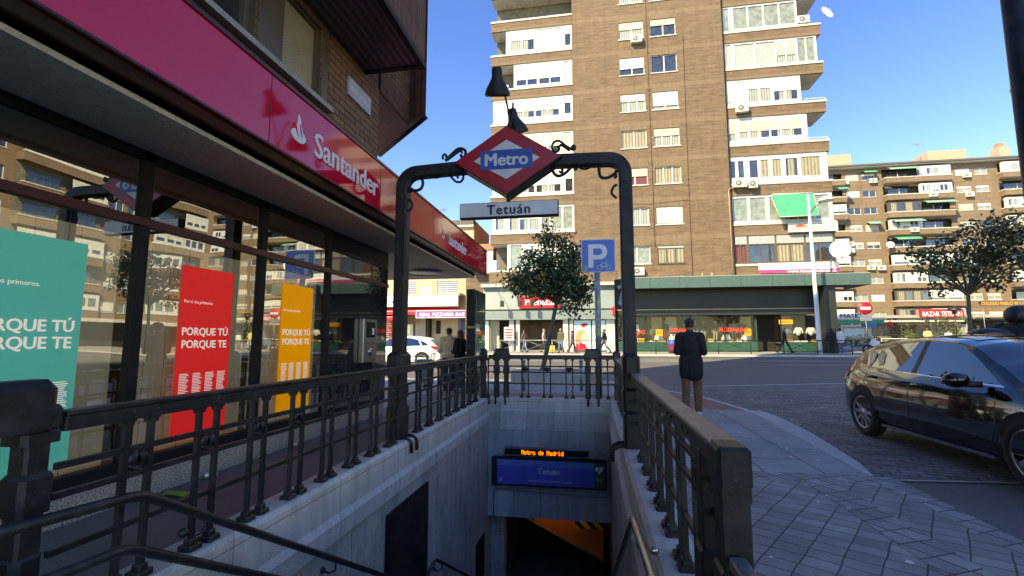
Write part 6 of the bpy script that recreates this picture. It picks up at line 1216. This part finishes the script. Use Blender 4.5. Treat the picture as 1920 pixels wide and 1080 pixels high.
def person(label, loc, rot, H=1.72, vox=.022, top='coat_black', legs='denim', hair='hair_dark', shoes='shoe_dark', coat=.0, walk=0.0, arms='down', puff=1.0, longhair=False, sit=False, headturn=0, female=False, cap=False, group=None, name='person', cat='person', skin='skin', lean=0, hood=False, collar=False):
    t = thing(name, label, cat, (0, 0, 0), group); k = H / 1.75; sw = .185 if not female else .165
    hipz, kneez, shz, nz = .92, .50, 1.43, 1.50
    if sit: hipz = .92; 
    J = {}
    for s, n in ((-1, 'l'), (1, 'r')):
        st = walk * s
        J['hip' + n] = V((s * .095, 0, hipz))
        if sit: J['knee' + n] = V((s * .24, .42, hipz - .10)); J['ank' + n] = V((s * .25, .24, hipz - .52)); J['toe' + n] = V((s * .26, .42, hipz - .58))
        else:
            J['knee' + n] = V((s * .10, st * .22 + .015, kneez)); J['ank' + n] = V((s * .10, st * .42 - .02 - (.10 if st < 0 else 0), .085 + (.05 if st < 0 else 0))); J['toe' + n] = J['ank' + n] + V((s * .02, .15, -.055 - (.02 if st < 0 else 0)))
        sh_ = V((s * sw, lean * .42, shz - abs(lean) * .06)); J['sh' + n] = sh_
        mode = arms if isinstance(arms, str) else arms[0 if s < 0 else 1]
        if mode == 'phone': J['el' + n] = sh_ + V((s * .045, -.03, -.285)); J['wr' + n] = sh_ + V((-s * .08, .20, -.23))
        elif mode == 'bars': J['el' + n] = sh_ + V((s * .14, .20, -.20)); J['wr' + n] = sh_ + V((s * .10, .44, -.28))
        elif mode == 'fwd': J['el' + n] = sh_ + V((s * .07, .02, -.28)); J['wr' + n] = sh_ + V((s * .03, .24, -.34))
        else: J['el' + n] = sh_ + V((s * .06, -.03 - st * .10, -.29)); J['wr' + n] = sh_ + V((s * .07, .06 - st * .18, -.54))
    hd = V((0, lean * .55 + .015, 1.635 - abs(lean) * .05)); nk = V((0, lean * .42, nz - abs(lean) * .05)); ct = V((0, lean * .25, 1.22)); M = Matrix.Scale(k, 4); fine = vox < .014
    B_ = [('c', nk - V((0, 0, .06)), hd - V((0, .01, .08)), .058, .055), ('e', hd, (.082, .104, .125)), ('e', hd + V((0, .035, -.06)), (.055, .060, .055)), ('c', hd + V((0, .095, .0)), hd + V((0, .112, -.03)), .010, .015),
          ('e', hd + V((.078, -.005, -.01)), (.012, .022, .032)), ('e', hd + V((-.078, -.005, -.01)), (.012, .022, .032)), ('e', hd + V((0, .095, -.065)), (.026, .012, .008)), ('e', hd + V((.030, .088, .012)), (.016, .010, .009)), ('e', hd + V((-.030, .088, .012)), (.016, .010, .009)),
          ('e', ct, (.15, .105, .24)), ('e', V((0, 0, 1.0)), (.145, .105, .13)), ('c', J['shl'], J['shr'], .06, .06)]
    for n in 'lr':
        B_ += [('c', J['sh' + n], J['el' + n], .052, .040), ('c', J['el' + n], J['wr' + n], .040, .027), ('c', J['hip' + n], J['knee' + n], .085, .055), ('c', J['knee' + n], J['ank' + n], .055, .036), ('c', J['ank' + n] - V((0, .03, .04)), J['toe' + n], .036, .028)]
        d = (J['wr' + n] - J['el' + n]).normalized(); s = -1 if n == 'l' else 1; sd = d.cross(V((0, 0, 1)) if abs(d.z) < .8 else V((0, 1, 0))).normalized(); pal = J['wr' + n] + d * .085
        B_.append(('c', J['wr' + n] + d * .01, pal, .030, .034))
        if fine:
            for i, (o_, l_) in enumerate(((-.027, .062), (-.009, .075), (.009, .070), (.027, .052))):
                a = pal + sd * o_ + d * .012; b = a + d * l_ * .5; c = b + (d * .6 + V((0, 0, -.6))).normalized() * l_ * .5; B_ += [('c', a, b, .0105, .0098), ('c', b, c, .0098, .0085)]
            a = J['wr' + n] + d * .03 - sd * .028 * s; B_ += [('c', a, a - sd * s * .025 + d * .03, .012, .011), ('c', a - sd * s * .025 + d * .03, a - sd * s * .028 + d * .06, .011, .009)]
        else: B_.append(('c', pal, pal + d * .06, .032, .020))
    body = soft(B_, vox * .8 if fine else vox, skin, 'body', t, 2, M)
    P_ = []
    for n in 'lr': P_ += [('c', J['hip' + n] + V((0, 0, .03)), J['knee' + n], .094, .074), ('c', J['knee' + n], J['ank' + n] + V((0, 0, .03)), .076, .066)]
    P_ += [('e', V((0, -.005, hipz + .04)), (.15, .112, .12))]; soft(P_, vox, legs, 'trousers', t, 3, M)
    for n in 'lr': soft([('c', J['ank' + n] - V((0, .035, .035)), J['toe' + n], .046, .038), ('c', J['ank' + n], J['ank' + n] - V((0, .0, .03)), .048, .05)], min(vox, .016), shoes, 'shoe', t, 2, M)
    q = puff; C_ = [('e', ct + V((0, 0, .02)), (.185 * q, .135 * q, .26)), ('e', V((0, lean * .08, 1.0)), (.178 * q, .140 * q, .14)), ('c', J['shl'] * .92 + V((0, 0, .0)) + V((0, 0, shz * .08)), J['shr'] * .92 + V((0, 0, shz * .08)), .085, .085), ('c', nk - V((0, 0, .05)), nk + V((0, .0, .015)), .080, .070), ('c', nk - V((0, .01, .04)), J['shl'] + V((.03, 0, .01)), .070, .070), ('c', nk - V((0, .01, .04)), J['shr'] + V((-.03, 0, .01)), .070, .070)]
    for n in 'lr': C_ += [('c', J['sh' + n], J['el' + n], .078 * q, .064 * q), ('c', J['el' + n], J['wr' + n], .064 * q, .050 * q)]
    if coat: C_ += [('c', V((x, 0, 1.0)), V((x * 1.05, -.005, .90 - coat)), .135 * q, .128 * q) for x in (-.075, 0, .075)]
    if hood: C_ += [('e', nk + V((0, -.09, -.02)), (.12, .075, .085))]
    soft(C_, vox, top, 'jacket', t, 3, M)
    if cap: soft([('e', hd + V((0, -.010, .062)), (.094, .115, .072)), ('e', hd + V((0, -.045, .0)), (.084, .072, .060)), ('e', hd + V((0, .09, .045)), (.06, .05, .012))], min(vox, .014), hair, 'hair', t, 2, M)
    else:
        h_ = [('e', hd + V((0, -.018, .035)), (.090, .105, .100)), ('e', hd + V((0, -.05, -.02)), (.082, .065, .085))]
        if longhair: h_ += [('e', hd + V((0, -.055, -.10)), (.10, .06, .13)), ('e', hd + V((.06, -.02, -.09)), (.035, .06, .12)), ('e', hd + V((-.06, -.02, -.09)), (.035, .06, .12))]
        soft(h_, min(vox, .016), hair, 'hair', t, 2, M)
    if collar: soft([('e', nk + V((0, -.006, .022)), (.066, .066, .020))], .012, 'cloth_white', 'collar', t, 1, M)
    t.location = loc; t.rotation_euler = (0, 0, rot); OFF[t.name] = V(loc); return t
person('man in black coat and brown trousers standing with his back turned by the railing', (1.80, 9.45, .0), R(-14), 1.80, .0125, 'coat_black', 'trouser_brown', 'hair_dark', 'shoe_white', coat=.15, arms=('phone', 'phone'), walk=.16, puff=1.0, cap=True, collar=True)
person('person in beige hooded jacket seen from behind at the street corner', (-4.0, 12.95, .0), R(25), 1.74, .018, 'jacket_beige', 'cloth_navy', 'hair_dark', 'shoe_dark', arms='fwd', puff=1.2, cap=True, hood=True)
person('person with reddish hair and black coat facing the beige jacket', (-3.70, 13.05, .0), R(70), 1.68, .018, 'coat_black', 'denim', 'hair_red', 'shoe_white', coat=.06, arms='fwd', puff=1.1, longhair=True, female=True)
t = thing('shopping_trolley', 'blue grey wheeled shopping trolley in front of the person in beige', 'trolley', (-4.75, 13.2, 0))
MB('trolley_blue').bbox(-5.02, 13.0, .16, -4.55, 13.35, .86, .06).build('bag', t); MB('galvanised').tube([(-4.6, 13.05, .1), (-4.55, 13.05, 1.0), (-4.50, 13.05, 1.02)], .014, 6).tube([(-4.6, 13.3, .1), (-4.55, 13.3, 1.0), (-4.50, 13.3, 1.02)], .014, 6).tube([(-4.5, 13.05, 1.02), (-4.5, 13.3, 1.02)], .016, 6).build('handle', t)
for y in (13.02, 13.33): MB('rubber').lathe([(0, -.02), (.08, -.02), (.085, 0), (.08, .02), (0, .02)], (-4.7, y, .085), 14, 'y').build('wheel', t)
ZP = .485
person('pedestrian in dark red brown jacket and blue jeans by the white shop pillar', (-5.05, 35.2, ZP), R(60), 1.70, .03, 'cloth_brown', 'denim', walk=.7, name='person')
person('pedestrian in light brown jacket just left of the planter tree trunk', (-3.62, 35.4, ZP), R(-90), 1.76, .03, 'jacket_beige', 'cloth_navy', 'hair_grey', walk=.3)
person('pedestrian in olive green jacket and jeans carrying a yellow bag', (-2.35, 35.2, ZP), R(150), 1.78, .03, 'cloth_green', 'denim', 'hair_grey', puff=1.1, walk=.2)
t = thing('shopping_bag', 'yellow shopping bag beside the olive green jacket', 'bag', (-2.95, 35.1, ZP)); MB('bag_yellow').yz([(35.0, .55), (35.25, .55), (35.3, 1.0), (35.0, 1.02)], -3.2, -2.78).build('body', t, bevel=.03)
person('pedestrian in maroon coat with a dark handbag before the face poster', (-1.5, 35.3, ZP), R(-70), 1.62, .03, 'cloth_maroon', 'cloth_navy', 'hair_dark', female=True, coat=.1, walk=.6)
person('pedestrian in navy clothes striding left by the parking sign pole', (.78, 35.3, ZP), R(75), 1.72, .03, 'cloth_navy', 'cloth_navy', 'hair_dark', walk=.9)
person('pedestrian in dark clothes striding right past the clothes shop door', (13.3, 36.4, .50), R(-85), 1.72, .03, 'coat_black', 'cloth_navy', 'hair_dark', walk=1.0)
person('person in dark coat standing at the corner pillar beside a pale jacket', (15.95, 35.6, .49), R(-20), 1.70, .03, 'coat_black', 'coat_black', 'hair_dark', coat=.2)
person('person in white jacket and pale jeans with a dark bag at the corner pillar', (16.55, 35.7, .49), R(10), 1.74, .03, 'cloth_white', 'denim', 'hair_dark', 'shoe_white', coat=.05, puff=1.15)
person('person in pale yellow jacket at the hedge under the lantern post', (27.6, 45.2, .62), R(-60), 1.78, .035, 'cloth_yellow', 'cloth_white', 'hair_red', arms='fwd', walk=.5, puff=1.2)
person('person in white top beside the hedge left of the tree trunk', (29.4, 45.6, .62), R(160), 1.62, .035, 'cloth_white', 'cloth_green', 'hair_dark', puff=1.1)
# motorcyclist beyond the black hatchback
motorbike('dark touring motorcycle behind the black hatchback with a red tail light', (6.42, 8.62, -.05), R(-60), 'plastic_black')
t = thing('top_case', 'dark glossy motorcycle top case with a red light strip above the car roof', 'case', (6.0, 8.45, 1)); MB('plastic_black').ball((6.02, 8.47, 1.46), .30, .24, .13, 16).mat('tail_red').ball((5.93, 8.30, 1.47), .13, .12, .05, 12).build('shell', t); MB('plastic_black').box(5.95, 8.4, .9, 6.15, 8.55, 1.36).build('mount', t)
person('motorcyclist in black with a dark helmet at the right edge of the picture', (6.42, 8.62, .05), R(-75), 1.88, .02, 'coat_black', 'coat_black', 'hair_dark', arms='bars', sit=True, lean=.22, puff=1.4)
t = thing('helmet', 'glossy black motorcycle helmet worn at the right edge', 'helmet', (6.55, 8.65, 1.76)); c0 = V((6.55, 8.655, 1.79)); mb = MB('plastic_black').ball(c0, .155, .155, .155, 18); mb.mat('car_glass').ball(c0 + V((.06, .02, .0)), .115, .115, .065, 14); mb.build('shell', t)
# mannequins in the clothes shop windows
def mannequin(label, x, top, legs, z=1.25, H=1.62, y=38.5):
    person(label, (x, y, z), R(180 + (hash(label) % 7) * 0), H, .03, top, legs, 'skin', 'shoe_white', name='mannequin', cat='mannequin', group='mannequins in the clothes shop windows', skin='skin', cap=False)
for l, x, a, b in (('mannequin in dark jacket and red trousers left of the man in black', 5.55, 'coat_black', 'cloth_maroon'), ('mannequin in dark suit half hidden by the head of the man in black', 7.75, 'cloth_navy', 'cloth_white'), ('mannequin in black jacket and grey trousers, first right of the man in black', 8.35, 'coat_black', 'hair_grey'), ('mannequin in navy jacket and grey trousers, second right of the man in black', 9.2, 'cloth_navy', 'hair_grey'),
                   ('mannequin in pale shirt behind the right sale lettering', 10.55, 'cloth_brown', 'cloth_navy'), ('mannequin in dark suit at the right of the sale lettering', 11.2, 'cloth_navy', 'cloth_navy'), ('mannequin in white top in the leftmost clothes shop window', 3.3, 'cloth_white', 'cloth_green')): mannequin(l, x, a, b)
def shirt(label, x, z, m, y=38.25, s=1.0, group='shirts shown in the clothes shop windows'):
    t = thing('display_shirt', label, 'shirt', (x, y, z), group); soft([('e', V((0, 0, .28)), (.20 * s, .11, .30 * s)), ('c', V((-.2 * s, 0, .50 * s)), V((-.30 * s, .02, .18 * s)), .07, .06), ('c', V((.2 * s, 0, .50 * s)), V((.30 * s, .02, .18 * s)), .07, .06), ('c', V((-.16 * s, 0, .52 * s)), V((.16 * s, 0, .52 * s)), .07, .07)], .03, m, 'fabric', t)
    t.location = (x, y, z); return t
for l, x, z, m in (('light blue shirt, first in the window right of the doorway', 14.15, 1.75, 'trolley_blue'), ('white shirt in the middle of the window right of the doorway', 14.95, 1.75, 'cloth_white'), ('pale shirt, last in the window right of the doorway', 15.8, 1.75, 'cloth_white'), ('white shirt lying low at the right end of the sale window', 11.3, 1.25, 'cloth_white'), ('white folded shirt below the orange card', 5.0, 1.25, 'cloth_white'), ('white shirt low in the window behind the arch post', 2.5, 1.3, 'cloth_white'), ('green shirt in the leftmost clothes shop window', 4.5, 1.7, 'cloth_green'), ('white shirt low under the red sale lettering at right', 9.9, 1.25, 'cloth_white'), ('small pale shirt beside the litter bin window', 6.1, 1.28, 'cloth_white')): shirt(l, x, z, m)
rs = random.Random(4)
for k, x in enumerate((2.3, 2.9, 3.9, 4.35, 5.3, 5.8, 6.4, 8.0, 8.8, 9.5, 10.2, 10.8, 14.3, 14.8, 15.3, 16.0)):
    t = thing('folded_clothes', 'folded clothes stacked low along the clothes shop window', 'clothes', (x, 38.2, 1.24), 'folded clothes along the shop window sill'); mb = MB()
    for j in range(rs.randint(2, 4)): mb.mat(rs.choice(('cloth_white', 'cloth_white', 'sale_orange', 'trolley_blue', 'cloth_yellow', 'terracotta'))).bbox(x - .2 + rs.uniform(-.03, .03), 38.08, 1.242 + j * .07, x + .2, 38.38, 1.305 + j * .07, .02)
    mb.build('stack', t)
